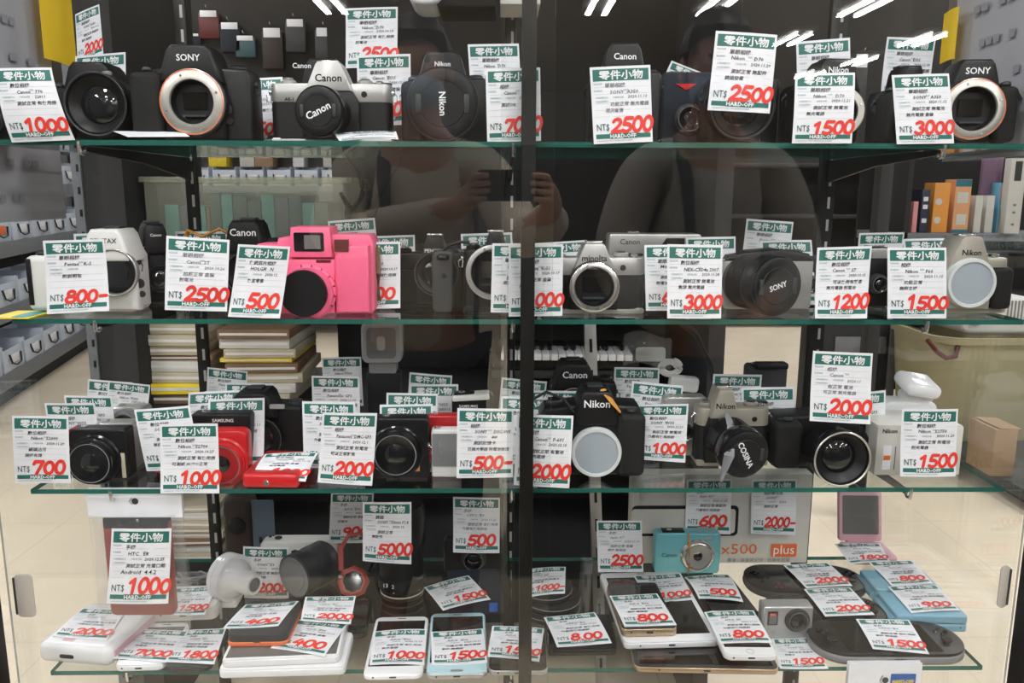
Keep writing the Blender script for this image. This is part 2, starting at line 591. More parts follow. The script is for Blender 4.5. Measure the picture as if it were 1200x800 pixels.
for x_, nm in ((XL - 0.012, 'left'), (XR + 0.012, 'right')):
    pane('side_panel', '%s glass side panel of the cabinet behind the paper notices' % nm, (x_, 0.22, 1.18), (0.005, 0.40, 1.74), 'glass panel', edge='glass', thin=0)


def notice(name, label, x, ya, yb, za, zb, m, lines=0):
    mb = MB(m)
    n = 8
    s = 1 if x < 0 else -1
    vs, fs = [], []
    for k in range(2):
        for i in range(n + 1):
            for j in range(2):
                t = i / n
                vs.append((x + s * (0.002 + 0.004 * math.sin(3.1 * t + 1) + 0.0006 * k), ya + (yb - ya) * t, (za, zb)[j]))
    q = 2 * (n + 1)
    for i in range(n):
        fs.append((2 * i, 2 * i + 2, 2 * i + 3, 2 * i + 1))
        fs.append((q + 2 * i, q + 2 * i + 1, q + 2 * i + 3, q + 2 * i + 2))
    for i in range(n):
        for j in range(2):
            fs.append((2 * i + j, 2 * i + 2 + j, q + 2 * i + 2 + j, q + 2 * i + j))
    for i in (0, n):
        fs.append((2 * i, 2 * i + 1, q + 2 * i + 1, q + 2 * i))
    mb.add(vs, fs)
    for i in range(lines):
        z = zb - 0.03 - i * 0.045
        if z < za + 0.02:
            break
        ln = 0.5 + 0.4 * random.random()
        y0 = ya + (yb - ya) * (0.88 - 0.75 * ln)
        kk = 8
        for j in range(kk):
            if random.random() < 0.25:
                continue
            t0 = 0.12 + 0.76 * ln * j / kk
            t1 = t0 + 0.07 * ln
            mb.box((x + s * (0.0065 + 0.004 * math.sin(3.1 * t0 + 1)) * 0.62 + s * 0.003, ya + (yb - ya) * (t0 + t1) / 2, z), (0.0004, (yb - ya) * (t1 - t0), 0.010), 'greyprint')
    o = mb.build(name, loc=(x, (ya + yb) / 2, za))
    return props(o, label, 'paper notice')


nz = P(76, 256, 0.28).z
notice('paper_notice', 'large grey paper notice inside the left side panel, behind the bent 1000 tag', XL, 0.03, 0.287, nz, nz + 0.42, 'greypaper', 9)
nz2 = PX(1110, 189, XR).z
notice('paper_notice', 'large grey paper notice inside the right side panel, beside the camera with a bare mount', XR, 0.03, 0.265, nz2, nz2 + 0.36, 'greypaper', 9)
yz = PX(72, 78, XL).z
notice('paper_sheet', 'bright yellow paper sheet at the top left, beside the grey notice', XL + 0.012, 0.235, 0.335, yz, yz + 0.2, 'yellow')
yz2 = PX(1097, 79, XR).z
notice('paper_sheet', 'small bright yellow paper sheet at the top right, beside the grey notice', XR - 0.012, 0.225, 0.275, yz2, yz2 + 0.068, 'yellow')


# ------------------------------------------------------------------ builders for what stands on the shelves
class Pl:
    """place of a thing: pixel columns x0..x1, top pixel, distance behind the door and shelf height"""

    def __init__(s, x0, x1, yt, Y, Z, rz=0, up=0.0, yb=None):
        if yb:                              # distance from the pixel row where it meets the shelf
            Y = PZ((x0 + x1) / 2, yb, Z).y
        py = 400
        for _ in range(4):                  # pixel row of the shelf at this depth
            q = P((x0 + x1) / 2, py, Y)
            py += (q.z - Z) / 0.00108
        a, b = P(x0, py, Y), P(x1, py, Y)
        s.Y, s.Z, s.rz = Y, Z + up, rz
        s.W = b.x - a.x
        s.x = (a.x + b.x) / 2
        s.H = P((x0 + x1) / 2, yt, Y).z - s.Z
        s.o = Vector((s.x, Y, s.Z))

    def loc(s, px, py, dy=0.0):
        q = P(px, py, s.Y + dy) - s.o
        return q.x, q.z

    def r(s, rpx, dy=0.0):
        return rpx * (s.Y + dy - CAM.y + (CAM.z - s.Z) * 0.17) / F * 0.99


def lens(root, cx, cz, rad, L, y0=0.0, yaw=0, pitch=0, front='cap', text=None, trot=0, tcol='white', barrel='black_gloss', tsize=0.8, rings=True):
    """barrel pointing to -Y from the mount at y0; yaw > 0 turns the front to the viewer's right"""
    X = T(cx, y0, cz) @ RZ(yaw) @ RX(pitch)
    mb = MB(barrel)
    p = [(rad * 0.55, 0.004), (rad * 0.8, 0.0), (rad * 0.84, -0.12 * L)]
    if rings:
        n = 9
        for i in range(n):
            a = -L * (0.18 + 0.42 * i / n)
            p += [(rad * 0.93, a), (rad * 0.93, a - L * 0.018), (rad * 0.90, a - L * 0.022), (rad * 0.90, a - L * 0.042)]
    else:
        p += [(rad * 0.9, -0.2 * L), (rad * 0.9, -0.55 * L)]
    p += [(rad * 0.95, -0.66 * L), (rad, -0.72 * L), (rad, -L + 0.001), (rad * 0.985, -L), (rad * 0.90, -L), (rad * 0.88, -L + 0.004)]
    mb.lathe(p, X=X)
    ob = mb.build('lens_barrel', root)
    if front == 'cap':
        c = MB('black')
        c.lathe([(0, -L - 0.003), (rad * 0.60, -L - 0.003), (rad * 0.62, -L - 0.0022), (rad * 0.86, -L - 0.0026), (rad * 0.93, -L - 0.0015), (rad * 0.935, -L + 0.002), (rad * 0.86, -L + 0.003)], X=X)
        for q in (-1, 1):
            c.box((q * rad * 0.66, -L - 0.003, 0), (rad * 0.16, 0.003, rad * 0.5), 'dgrey', 0.001, X=X)
        if text:
            c.text(text, 0, -L - 0.0034, 0, wd=rad * tsize * 1.25, m=tcol, bold=0.02, rot=trot, X=X)
        c.build('lens_cap', ob)
    else:
        g = MB('lensglass')
        g.lathe([(0, -L * 0.9), (rad * 0.30, -L * 0.885), (rad * 0.55, -L * 0.83), (rad * 0.60, -L * 0.80)], X=X)
        g.build('front_glass', ob)
        i = MB('black')
        i.lathe([(rad * 0.88, -L + 0.002), (rad * 0.74, -L * 0.9), (rad * 0.60, -L * 0.8)], X=X)
        i.lathe([(rad * 0.97, -L - 0.0002), (rad * 1.0, -L - 0.0012), (rad * 0.97, -L - 0.002), (rad * 0.93, -L - 0.001)], 'steel' if front == 'ring' else 'dgrey', X=X)
        i.build('filter_ring', ob)
    return ob


def mount(root, cx, cz, ro, y0, ri=None, m='steel', red=False):
    ri = ri or ro * 0.68
    mb = MB(m)
    X = T(cx, y0 - 0.011, cz)
    mb.lathe([(ri, 0.002), (ri, -0.003), (ri * 1.04, -0.0045), (ro * 0.95, -0.0045), (ro, -0.0035), (ro, 0.002)], X=X, n=48)
    for a in (20, 110, 200, 290):
        mb.disc(0.0016, -0.0044, -0.0052, 'chrome', X=X @ T(math.cos(R(a)) * (ri + ro) / 2, 0, math.sin(R(a)) * (ri + ro) / 2), n=10)
    mb.lathe([(ro, 0.002), (ro * 1.03, 0.003), (ro * 1.03, 0.011)], 'black', X=X, n=48)
    if red:
        mb.lathe([(ro * 0.955, -0.0047), (ro * 0.985, -0.0047)], 'orange', X=X, n=48)
    o = mb.build('mount_ring', root)
    t = MB('black')
    t.lathe([(ri, -0.002), (ri * 0.97, 0.004), (ri * 0.94, 0.0098), (0, 0.0102)], X=X)
    t.box((0, 0.0085, ri * 0.05), (ri * 1.1, 0.002, ri * 0.8), 'screen', X=X @ RX(8))
    t.box((0, 0.005, -ri * 0.60), (ri * 1.1, 0.006, 0.002), 'dgrey', X=X)
    t.build('mirror_chamber', root)
    return o


def body_cap(root, cx, cz, ro, y0):
    mb = MB('cap')
    X = T(cx, y0, cz)
    mb.lathe([(ro, 0.001), (ro, -0.008), (ro * 0.97, -0.0105), (ro * 0.86, -0.0105), (ro * 0.84, -0.009)], X=X, n=48)
    mb.lathe([(ro * 0.845, -0.0092), (0, -0.0092)], 'capin', X=X, n=48)
    mb.build('body_cap', root)


def lug(root, x, z, D, m='chrome'):
    s = 1 if x > 0 else -1
    mb = MB(m)
    mb.disc(0.0035, 0, 0.004, X=T(x - s * 0.0005, D * 0.4, z) @ RZ(-90 * s), n=12)
    mb.tube([(x + s * 0.003, D * 0.4, z), (x + s * 0.0065, D * 0.4 - 0.002, z - 0.004), (x + s * 0.006, D * 0.4 - 0.003, z - 0.011), (x + s * 0.001, D * 0.4 - 0.002, z - 0.012), (x + s * 0.001, D * 0.4, z - 0.003)], 0.0008)
    mb.build('strap_lug', root)


def film_slr(c, label, top='silver', skin='leather', text=None, tcol='black_gloss', tsize=0.6, mx=None, mr=None, face='black', D=0.036, name='film_camera', prism_dx=0.0, base=None, model=None, ttext='silver', bh=0.76, group=None, cat='camera'):
    """film camera: base plate, leather-covered body, top plate, pentaprism, mirror box, dials"""
    W, H = c.W, c.H
    r = thing(name, label, cat, c.o, c.rz, group)
    BH = H * bh
    base = base or top
    hw = W / 2
    MB(base).prism(rrect(-hw, 0, hw, 0.08 * H, 0.004), 0.002, D - 0.002, bev=0.001).build('base_plate', r)
    out = rrect(-hw, 0.002, hw, D - 0.002, 0.011, 6)
    MB(skin).slab(out, 0.065 * H, 0.60 * BH + 0.065 * H).build('body', r)
    tp = MB(top)
    tp.slab(out, 0.60 * BH + 0.065 * H, BH, bev=0.0022)
    if model:
        tp.text(model, -hw * 0.68, 0.0015, 0.66 * BH + 0.06 * H, h=0.004, m=tcol, bold=0.01)
    tp.build('top_plate', r)
    px_ = prism_dx
    if mx:
        px_, mz = mx
    else:
        mz = 0.36 * H
    w2 = W * 0.235
    MB(face).prism([(px_ - w2, 0.07 * H), (px_ + w2, 0.07 * H), (px_ + w2 * 1.02, 0.5 * H), (px_ + w2 * 0.78, 0.66 * H), (px_ - w2 * 0.78, 0.66 * H), (px_ - w2 * 1.02, 0.5 * H)], -0.008, 0.006, bev=0.0015).build('mirror_box', r)
    pr = MB(top)
    pr.prism([(px_ - 0.19 * W, 0.64 * H), (px_ + 0.19 * W, 0.64 * H), (px_ + 0.175 * W, 0.72 * H), (px_ + 0.105 * W, 0.965 * H), (px_ + 0.085 * W, H), (px_ - 0.085 * W, H), (px_ - 0.105 * W, 0.965 * H), (px_ - 0.175 * W, 0.72 * H)], -0.010, D * 0.72, bev=0.0018)
    if text:
        pr.text(text, px_, -0.0103, 0.80 * H, wd=0.30 * W * tsize, m=tcol, bold=0.012)
    pr.build('prism_housing', r)
    MB('chrome').box((px_, D * 0.25, H + 0.0012), (0.020, 0.018, 0.0026), bev=0.0006).build('hot_shoe', r)
    k = MB(top)
    k.disc(0.0095, 0, 0.006, X=T(-hw * 0.72, D * 0.45, BH - 0.001) @ RX(90), n=24)
    k.disc(0.006, 0.006, 0.009, 'chrome', X=T(-hw * 0.72, D * 0.45, BH - 0.001) @ RX(90), n=20)
    k.build('rewind_knob', r)
    k = MB('dgrey' if top == 'black' else top)
    k.disc(0.0098, 0, 0.0065, X=T(hw * 0.55, D * 0.5, BH - 0.001) @ RX(90), n=28)
    k.disc(0.0060, 0.0065, 0.0078, 'dgrey', X=T(hw * 0.55, D * 0.5, BH - 0.001) @ RX(90), n=20)
    k.build('speed_dial', r)
    k = MB('chrome')
    k.disc(0.0045, 0, 0.004, X=T(hw * 0.80, D * 0.35, BH) @ RX(90), n=16)
    k.build('shutter_button', r)
    MB('black').box((hw * 0.80, D * 0.75, BH + 0.002), (0.026, 0.010, 0.003), bev=0.001).build('advance_lever', r)
    MB('black').disc(0.0036, 0, -0.002, X=T(hw * 0.56, 0.003, BH * 0.82)).build('timer_window', r)
    lug(r, -hw, BH * 0.86, D)
    lug(r, hw, BH * 0.86, D)
    r['mz'] = mz
    return r, px_, mz


def fin(r):
    if 'mz' in r:
        del r['mz']
    return r


def dslr(c, label, skin='black', text=None, tcol='white', tsize=0.62, mx=None, D=0.05, grip=-1, accent=None, prism_w=0.25, name='digital_camera', bh=0.74, model=None, group=None, deck='black', cat='camera', gripm='rubber'):
    """rounded modern reflex camera with a hand grip on one side, flash hump, dial and shoulder"""
    W, H = c.W, c.H
    r = thing(name, label, cat, c.o, c.rz, group)
    hw, BH = W / 2, H * bh
    cx = mx[0] if mx else 0.06 * W
    pl = [(-hw, 0.05 * H), (-hw + 0.004, 0.0), (hw - 0.004, 0.0), (hw, 0.05 * H), (hw, BH * 0.90), (hw * 0.93, BH), (cx + W * 0.18, BH * 1.02), (cx - W * 0.2, BH * 1.02), (-hw * 0.90, BH * 0.97), (-hw, BH * 0.87)]
    MB(skin).prism(pl, 0.004, D, bev=0.005, seg=3).build('body', r)
    w2 = 0.27 * W
    MB(skin).prism([(cx - w2, 0.03 * H), (cx + w2, 0.03 * H), (cx + w2, 0.52 * H), (cx + w2 * 0.72, 0.70 * H), (cx - w2 * 0.72, 0.70 * H), (cx - w2, 0.52 * H)], -0.008, 0.012, bev=0.005, seg=3).build('mirror_box', r)
    pw = prism_w * W
    pr = MB(skin)
    pr.prism([(cx - pw, 0.62 * H), (cx + pw, 0.62 * H), (cx + pw * 0.92, 0.74 * H), (cx + pw * 0.72, 0.94 * H), (cx + pw * 0.55, H), (cx - pw * 0.55, H), (cx - pw * 0.72, 0.94 * H), (cx - pw * 0.92, 0.74 * H)], -0.014, D * 0.75, bev=0.004, seg=3)
    if text:
        pr.text(text, cx, -0.0144, 0.865 * H, wd=pw * 1.5 * tsize, m=tcol, bold=0.014)
    pr.build('flash_hump', r)
    MB('dgrey').box((cx, D * 0.35, H + 0.0015), (0.020, 0.018, 0.003), bev=0.0007).build('hot_shoe', r)
    g0, g1 = (-hw - 0.002, -hw + 0.26 * W) if grip < 0 else (hw - 0.26 * W, hw + 0.002)
    MB(gripm).prism(rrect(g0, 0.03 * H, g1, BH * 0.93, 0.008), -0.016, 0.02, bev=0.007, seg=3).build('grip', r)
    gx = (g0 + g1) / 2
    k = MB('dgrey')
    k.disc(0.0062, 0, 0.005, X=T(gx, -0.004, BH * 0.93) @ RX(78), n=20)
    k.build('shutter_button', r)
    k = MB('dgrey')
    k.disc(0.0105, 0, 0.007, X=T(-gx * 0.92, D * 0.5, BH * 0.97) @ RX(90), n=28)
    k.disc(0.009, 0.007, 0.0078, 'black_gloss', X=T(-gx * 0.92, D * 0.5, BH * 0.97) @ RX(90), n=24)
    k.build('mode_dial', r)
    if accent:
        MB(accent).box((gx, -0.0165, BH * 0.80), (0.010, 0.001, 0.004), bev=0.0004).build('grip_accent', r)
    b = MB('dgrey')
    b.disc(0.006, 0, -0.004, X=T(cx - grip * w2 * 1.02, 0.002, 0.35 * H), n=20)
    b.disc(0.004, 0, -0.003, X=T(cx - grip * w2 * 1.08, 0.002, 0.22 * H), n=16)
    if model:
        b.text(model, cx - grip * w2 * 1.35, 0.003, 0.62 * H, wd=0.018, m='grey', bold=0.01)
    b.build('release_button', r)
    lug(r, -hw, BH * 0.80, D, 'dgrey')
    lug(r, hw, BH * 0.80, D, 'dgrey')
    return r, cx, (mx[1] if mx else 0.36 * H)


def compact(c, label, body='black', plate=None, text=None, tpos=(-0.3, 0.75), tcol='white', twd=0.25, lc=None, lr=0.02, lout=0.012, ring='dgrey', D=0.024, flash=(0.32, 0.88), rad=0.006, name='compact_camera', trot=0, glassr=0.5, group=None, cat='camera', inner='black_gloss', button=True):
    """small boxy camera: rounded body, stepped lens rings, flash window, shutter button"""
    W, H = c.W, c.H
    r = thing(name, label, cat, c.o, c.rz, group)
    hw = W / 2
    b = MB(body)
    b.prism(rrect(-hw, 0, hw, H, rad, 5), 0, D, bev=0.0025, seg=3)
    if text:
        b.text(text, tpos[0] * hw, -0.0003, tpos[1] * H, wd=twd * W, m=tcol, bold=0.012, rot=trot)
    b.build('body', r)
    if plate:
        MB(plate).prism(rrect(-hw * 0.96, 0.82 * H, hw * 0.96, H - 0.001, 0.002), -0.0008, D * 0.9, bev=0.0006).build('top_trim', r)
    if lc:
        X = T(lc[0], 0, lc[1])
        o = MB(ring).lathe([(lr * 1.12, 0.001), (lr * 1.12, -0.002), (lr * 1.05, -0.004), (lr, -0.004), (lr, -lout * 0.5), (lr * 0.93, -lout * 0.55), (lr * 0.93, -lout), (lr * 0.88, -lout - 0.0006), (lr * 0.80, -lout)], X=X, n=48).build('lens_ring', r)
        g = MB(inner)
        g.lathe([(lr * 0.86, -lout - 0.0008), (lr * 0.82, -lout - 0.0008)], 'grey', X=X, n=48)
        g.lathe([(lr * 0.80, -lout), (lr * 0.62, -lout + 0.0015), (lr * glassr, -lout + 0.002)], X=X)
        g.lathe([(lr * glassr, -lout + 0.0025), (lr * glassr * 0.6, -lout + 0.0006), (0, -lout)], 'lensglass', X=X)
        g.build('lens_front', o)
    if flash:
        MB('clearlens').box((flash[0] * W, -0.0004, flash[1] * H), (0.013, 0.002, 0.006), bev=0.0006).build('flash', r)
    if button:
        MB('chrome').disc(0.005, 0, 0.0025, X=T(-hw * 0.55, D * 0.5, H - 0.0004) @ RX(90), n=20).build('shutter_button', r)
    return r


def fitrect(q, z):
    a, b, c, d = [PZ(x, y, z) for x, y in q]      # TL TR BR BL
    o = (a + b + c + d) / 4
    ax = ((b - a) + (c - d)) / 2
    ay = ((a - d) + (b - c)) / 2
    t1 = math.atan2(ax.y, ax.x)
    t2 = math.atan2(ay.y, ay.x) - math.pi / 2
    l1, l2 = ax.length, ay.length
    return o, l1, l2, math.degrees((t1 * l1 + t2 * l2) / (l1 + l2))


def phone(name, label, q, z, t, body='bwhite', screen='screen', inset=(0.05, 0.12, 0.12), button=None, cat='phone', rad=0.010, edge=None, group=None, port=True, earp=True, rz=None, et=0.86):
    """flat slab lying on its back on height z; q = pixel corners of its top face"""
    o, w_, l_, a = fitrect(q, z + t)
    if rz is not None:
        a = rz
    r = thing(name, label, cat, (o.x, o.y, z), a, group)
    MB(edge or body).slab(rrect(-w_ / 2, -l_ / 2, w_ / 2, l_ / 2, rad, 6), 0, t * et, bev=min(0.0018, t * 0.2), seg=3).build('body', r)
    MB(body).slab(rrect(-w_ / 2 + 0.0008, -l_ / 2 + 0.0008, w_ / 2 - 0.0008, l_ / 2 - 0.0008, rad * 0.95, 6), t * (et - 0.06), t, bev=min(0.0008, t * 0.1)).build('front_cover', r)
    if screen:
        sx, sb, st = inset
        MB(screen).slab(rrect(-w_ / 2 + sx * w_, -l_ / 2 + sb * l_, w_ / 2 - sx * w_, l_ / 2 - st * l_, 0.001), t - 0.0002, t + 0.0003).build('screen', r)
    if earp:
        MB('dgrey').slab(rrect(-0.006, l_ / 2 - 0.007, 0.006, l_ / 2 - 0.0055, 0.0006), t - 0.0002, t + 0.0002).build('earpiece', r)
    if button:
        mb = MB('silver')
        if button == 'round':
            mb.lathe([(0.0055, 0.0), (0.0055, 0.0004), (0.0047, 0.0004), (0.0047, 0)], X=T(0, -l_ / 2 + 0.008, t - 0.0001) @ RX(90), n=24)
        else:
            mb.slab(rrect(-0.008, -l_ / 2 + 0.004, 0.008, -l_ / 2 + 0.009, 0.0022), t - 0.0002, t + 0.0004)
        mb.build('home_button', r)
    if port:
        MB('dgrey').prism(rrect(-0.0045, t * 0.35, 0.0045, t * 0.62, 0.001), -l_ / 2 - 0.0002, -l_ / 2 + 0.001).build('charging_port', r)
        MB('dgrey').disc(0.0014, -l_ / 2 - 0.0002, -l_ / 2 + 0.001, X=T(-w_ * 0.33, 0, t * 0.5), n=10).build('audio_jack', r)
    return r
# ================================================================== first shelf
c = Pl(62, 186, 74, 0.135, Z1)
r, cx, mz = dslr(c, 'big black camera with wide dark lens at the left end of the top shelf', mx=c.loc(112, 118))
lens(r, *c.loc(112, 122, -0.055), c.r(36, -0.05), 0.055, front='glass')
MB('gscreen').prism(rrect(c.loc(132, 88)[0] - 0.006, c.loc(132, 88)[1] - 0.003, c.loc(132, 88)[0] + 0.006, c.loc(132, 88)[1] + 0.003, 0.003), -0.016, -0.012, bev=0.0008).build('lamp_window', r)

c = Pl(-30, 18, 110, 0.10, Z1)
compact(c, 'black camera half out of the frame behind the bent 1000 tag', lc=(0, c.H * 0.5), lr=0.015)

c = Pl(164, 297, 54, 0.075, Z1)
r, cx, mz = dslr(c, 'black camera body with a bare pale metal lens mount, left half of the top shelf', text='SONY', tsize=0.5, mx=c.loc(229, 121), bh=0.78, prism_w=0.27)
mount(r, *c.loc(230, 121, -0.008), c.r(36), -0.008, c.r(24), red=True)

c = Pl(325, 430, 70, 0.20, Z1)
r, cx, mz = dslr(c, 'black camera hiding behind the silver-topped capped film camera', text=None)
MB('white').text('Canon', c.loc(357, 79)[0], -0.0165, c.loc(357, 79)[1], wd=0.024, bold=0.01).build('lettering', r)

c = Pl(318, 459, 73, 0.095, Z1)
r, cx, mz = film_slr(c, 'silver-topped film camera with a capped lens and black leather, on the top shelf', text='Canon', tsize=0.72, mx=c.loc(388, 128), bh=0.75, model='AE-1')
fin(r)
lens(r, *c.loc(379, 130, -0.045), c.r(29, -0.04), 0.042, y0=-0.004, yaw=-7, text='Canon', trot=26, tsize=0.85)

c = Pl(474, 572, 62, 0.125, Z1)
r, cx, mz = dslr(c, 'black camera with a huge capped lens facing the door, middle of the top shelf', text='Nikon', tsize=0.4, mx=c.loc(520, 118), prism_w=0.3)
lens(r, *c.loc(519, 122, -0.06), c.r(42, -0.06), 0.062, text='Nikon', trot=-88, tsize=0.5, barrel='black')

c = Pl(690, 775, 52, 0.08, Z1)
r, cx, mz = dslr(c, 'black camera rising behind the 2500 tag right of the centre post', text='Canon', tsize=0.66, mx=c.loc(729, 122), prism_w=0.3)
lens(r, *c.loc(729, 125, -0.03), c.r(28), 0.03, front='glass')

c = Pl(826, 912, 60, 0.10, Z1)
r, cx, mz = dslr(c, 'black camera under the raised 2500 tag, only its lens rim showing', text='Canon', mx=c.loc(868, 122))
lens(r, *c.loc(870, 124, -0.045), c.r(38, -0.04), 0.045, front='glass')

c = Pl(925, 1006, 70, 0.07, Z1)
r, cx, mz = dslr(c, 'rounded black camera behind the 1500 tag on the top shelf', text='Nikon', tsize=0.58, mx=c.loc(974, 125), prism_w=0.32)
mount(r, *c.loc(980, 132, -0.008), c.r(27), -0.008)

c = Pl(1030, 1086, 78, 0.15, Z1)
r, cx, mz = dslr(c, 'black camera almost wholly hidden by the 3000 tag on the top shelf', mx=(0, 0.03))
lens(r, 0, 0.03, 0.026, 0.03, front='glass')

c = Pl(1088, 1177, 71, 0.075, Z1, rz=-8)
r, cx, mz = dslr(c, 'black camera with a bare red-rimmed metal mount at the right end of the top shelf', text='SONY', tsize=0.66, mx=c.loc(1136, 128), prism_w=0.30, grip=1)
mount(r, *c.loc(1137, 129, -0.008), c.r(34), -0.008, c.r(24), red=True)
MB('strap').tube([(c.W / 2, 0.02, c.H * 0.62), (c.W / 2 + 0.012, 0.018, c.H * 0.68), (c.W / 2 + 0.016, 0.016, c.H * 0.58), (c.W / 2 + 0.006, 0.018, c.H * 0.50), (c.W / 2 - 0.002, 0.02, c.H * 0.55)], 0.004, flat=0.4).build('strap', r)

c = Pl(774, 836, 84, 0.15, Z1)
r = compact(c, 'dark camera with a red flash mark between the two 2500 tags of the top shelf', body='navy', lc=(0, c.H * 0.38), lr=0.018, flash=None, D=0.03)
a = c.loc(804, 101)
MB('red').prism([(a[0] - 0.014, a[1] + 0.003), (a[0], a[1] - 0.005), (a[0] + 0.014, a[1] + 0.003)], -0.0012, 0.0).build('red_mark', r)

# straps that hang below and slips of paper lying on the glass
def strapthing(name, label, pts, rad, m='strap', cat='strap', flat=0.3, group=None):
    sp, sr = [], []
    for i in range(len(pts) - 1):
        p0, p1, p2, p3 = pts[max(i - 1, 0)], pts[i], pts[i + 1], pts[min(i + 2, len(pts) - 1)]
        for k in range(6):
            t = k / 6
            sp.append(0.5 * (2 * p1 + (p2 - p0) * t + (2 * p0 - 5 * p1 + 4 * p2 - p3) * t * t + (3 * p1 - p0 - 3 * p2 + p3) * t ** 3))
            sr.append(rad[i] * (1 - t) + rad[i + 1] * t)
    o = MB(m).tube(sp + [pts[-1]], sr + [rad[-1]], flat=flat).build(name, loc=tuple(pts[0]))
    return props(o, label, cat, group)


qs = [P(133, 154, 0.06), P(214, 155, 0.06), P(222, 160, 0.034), P(150, 160.5, 0.034)]
a = qs[0]
b = qs[1]
mb = MB('paper')
mb.add(qs + [q_ + Vector((0, 0.0004, 0.0006)) for q_ in qs], [(3, 2, 1, 0), (4, 5, 6, 7), (0, 1, 5, 4), (1, 2, 6, 5), (2, 3, 7, 6), (3, 0, 4, 7)])
props(mb.build('paper_slip', loc=((a.x + b.x) / 2, a.y, Z1)), 'blank paper slip lying on the top shelf beside the bare-mount camera', 'paper slip')

# things at the very top edge, standing on the shelf above
q = P(548, 17, 0.31)
r = thing('battery_charger', 'black device with a white end, cut by the top edge above the capped lens', 'charger', (q.x, 0.311, q.z))
MB('black').box((0, 0, 0.03), (0.082, 0.10, 0.06), bev=0.004).build('body', r)
MB('bwhite').prism(rrect(-0.082, 0.001, -0.030, 0.05, 0.02), -0.06, 0.03, bev=0.006, seg=3).build('end_cap', r)
t = MB('grey')
for k in range(4):
    t.box((-0.02 + k * 0.014, -0.0503, 0.018), (0.006, 0.001, 0.010))
t.build('contacts', r)
q = P(609, 12, 0.31)
r = thing('white_box', 'white box cut by the top edge, beside the black device', 'box', (q.x, 0.316, q.z))
MB('boxwhite').box((0, 0, 0.03), (0.056, 0.09, 0.06), bev=0.001).build('carton', r)
MB('boxwhite').box((0, -0.0455, 0.052), (0.05, 0.001, 0.016), bev=0.0003).build('flap', r)

# ================================================================== second shelf
c = Pl(44, 158, 268, 0.085, Z2)
r, cx, mz = dslr(c, 'white camera body with a black lens opening behind the 800 tag', skin='wplastic', gripm='wplastic', text='PENTAX', tcol='dgrey', tsize=0.72, mx=c.loc(131, 318), deck='wplastic', prism_w=0.24)
lens(r, *c.loc(134, 319, -0.012), c.r(27), 0.014, front='ring', barrel='grey')
MB('black').box((-c.W / 2 + 0.004, -0.0165, c.H * 0.38), (0.006, 0.002, c.H * 0.55), bev=0.0008).build('grip_strip', r)

c = Pl(162, 206, 262, 0.165, Z2, rz=30)
r, cx, mz = dslr(c, 'black camera turned sideways, grip forward, beside the left 2500 tag', text='Canon', tsize=0.5, prism_w=0.36, D=0.06, bh=0.66)
lens(r, cx, c.H * 0.33, 0.018, 0.02, y0=-0.004, front='glass')

c = Pl(226, 332, 258, 0.155, Z2)
r, cx, mz = dslr(c, 'black camera with gathered strap between the 2500 tag and the pink camera', text='Canon', tsize=0.85, mx=c.loc(291, 318), prism_w=0.22)
lens(r, *c.loc(291, 320, -0.02), 0.028, 0.03, front='glass')
w0 = c.loc(216, 273)
MB('goldstrap').tube([(w0[0], -0.01, w0[1] - 0.02), (w0[0] + 0.01, -0.012, w0[1] + 0.004), (w0[0] + 0.028, -0.012, w0[1] - 0.004), (w0[0] + 0.05, -0.01, w0[1] + 0.006), (w0[0] + 0.068, 0.0, w0[1] - 0.006)], 0.006, flat=0.35).build('strap', r)

# the pink camera
c = Pl(301, 437, 265, 0.075, Z2)
W, H = c.W, c.H
r = thing('toy_camera', 'bright pink plastic camera with a black lens cap on the second shelf', 'camera', c.o)
lx = lambda px, py: c.loc(px, py)
x0, zt0 = lx(301, 286)
x1, zt1 = lx(344, 275)
x2, zt2 = lx(392, 275)
x3, _ = lx(437, 275)
MB('pink').prism([(x0, 0), (x3 - 0.004, 0), (x3, 0.006), (x3, zt2 - 0.008), (x3 - 0.005, zt2), (x2, zt2), (x1, zt1 - 0.002), (lx(326, 278)[0], zt1 - 0.004), (lx(324, 284)[0], zt0), (x0, zt0)], 0.0, 0.05, bev=0.002).build('body', r)
xg = lx(393, 300)[0]
MB('pink').prism([(xg, 0.002), (x3 - 0.004, 0.002), (x3 - 0.004, zt2 - 0.012), (xg + 0.004, zt2 - 0.012), (xg, zt2 - 0.03)], -0.010, 0.004, bev=0.004, seg=3).build('grip', r)
a, b = lx(341, 301), lx(390, 266)
MB('pink').prism([(a[0], a[1]), (b[0], a[1]), (b[0] - 0.002, b[1]), (a[0] + 0.003, b[1])], -0.009, 0.04, bev=0.002).build('viewfinder_housing', r)
a, b = lx(347, 294), lx(381, 272)
MB('black_gloss').prism(rrect(a[0], a[1], b[0], b[1], 0.002), -0.0095, -0.006).build('viewfinder_window', r)
a, b = lx(359, 291), lx(377, 275)
MB('gscreen').prism(rrect(a[0], a[1], b[0], b[1], 0.001), -0.0100, -0.008).build('viewfinder_lens', r)
a, b = lx(394, 294), lx(410, 280)
MB('plum').prism(rrect(a[0], a[1], b[0], b[1], 0.001), -0.0112, -0.006).build('small_window', r)
lx0, lz0 = lx(361, 341)
rr = c.r(27, -0.02)
MB('pink').prism([(lx(306, 372)[0], 0.001), (lx(394, 372)[0], 0.001), (lx(394, 303)[0], lx(394, 303)[1]), (lx(330, 303)[0], lx(330, 303)[1]), (lx(306, 320)[0], lx(306, 320)[1])], -0.007, 0.002, bev=0.0025).build('front_plate', r)
o = MB('pink').lathe([(rr * 1.20, -0.006), (rr * 1.20, -0.012), (rr * 1.10, -0.014), (rr * 1.10, -0.020), (rr * 0.9, -0.020)], X=T(lx0 + 0.003, 0, lz0), n=48).build('lens_barrel', r)
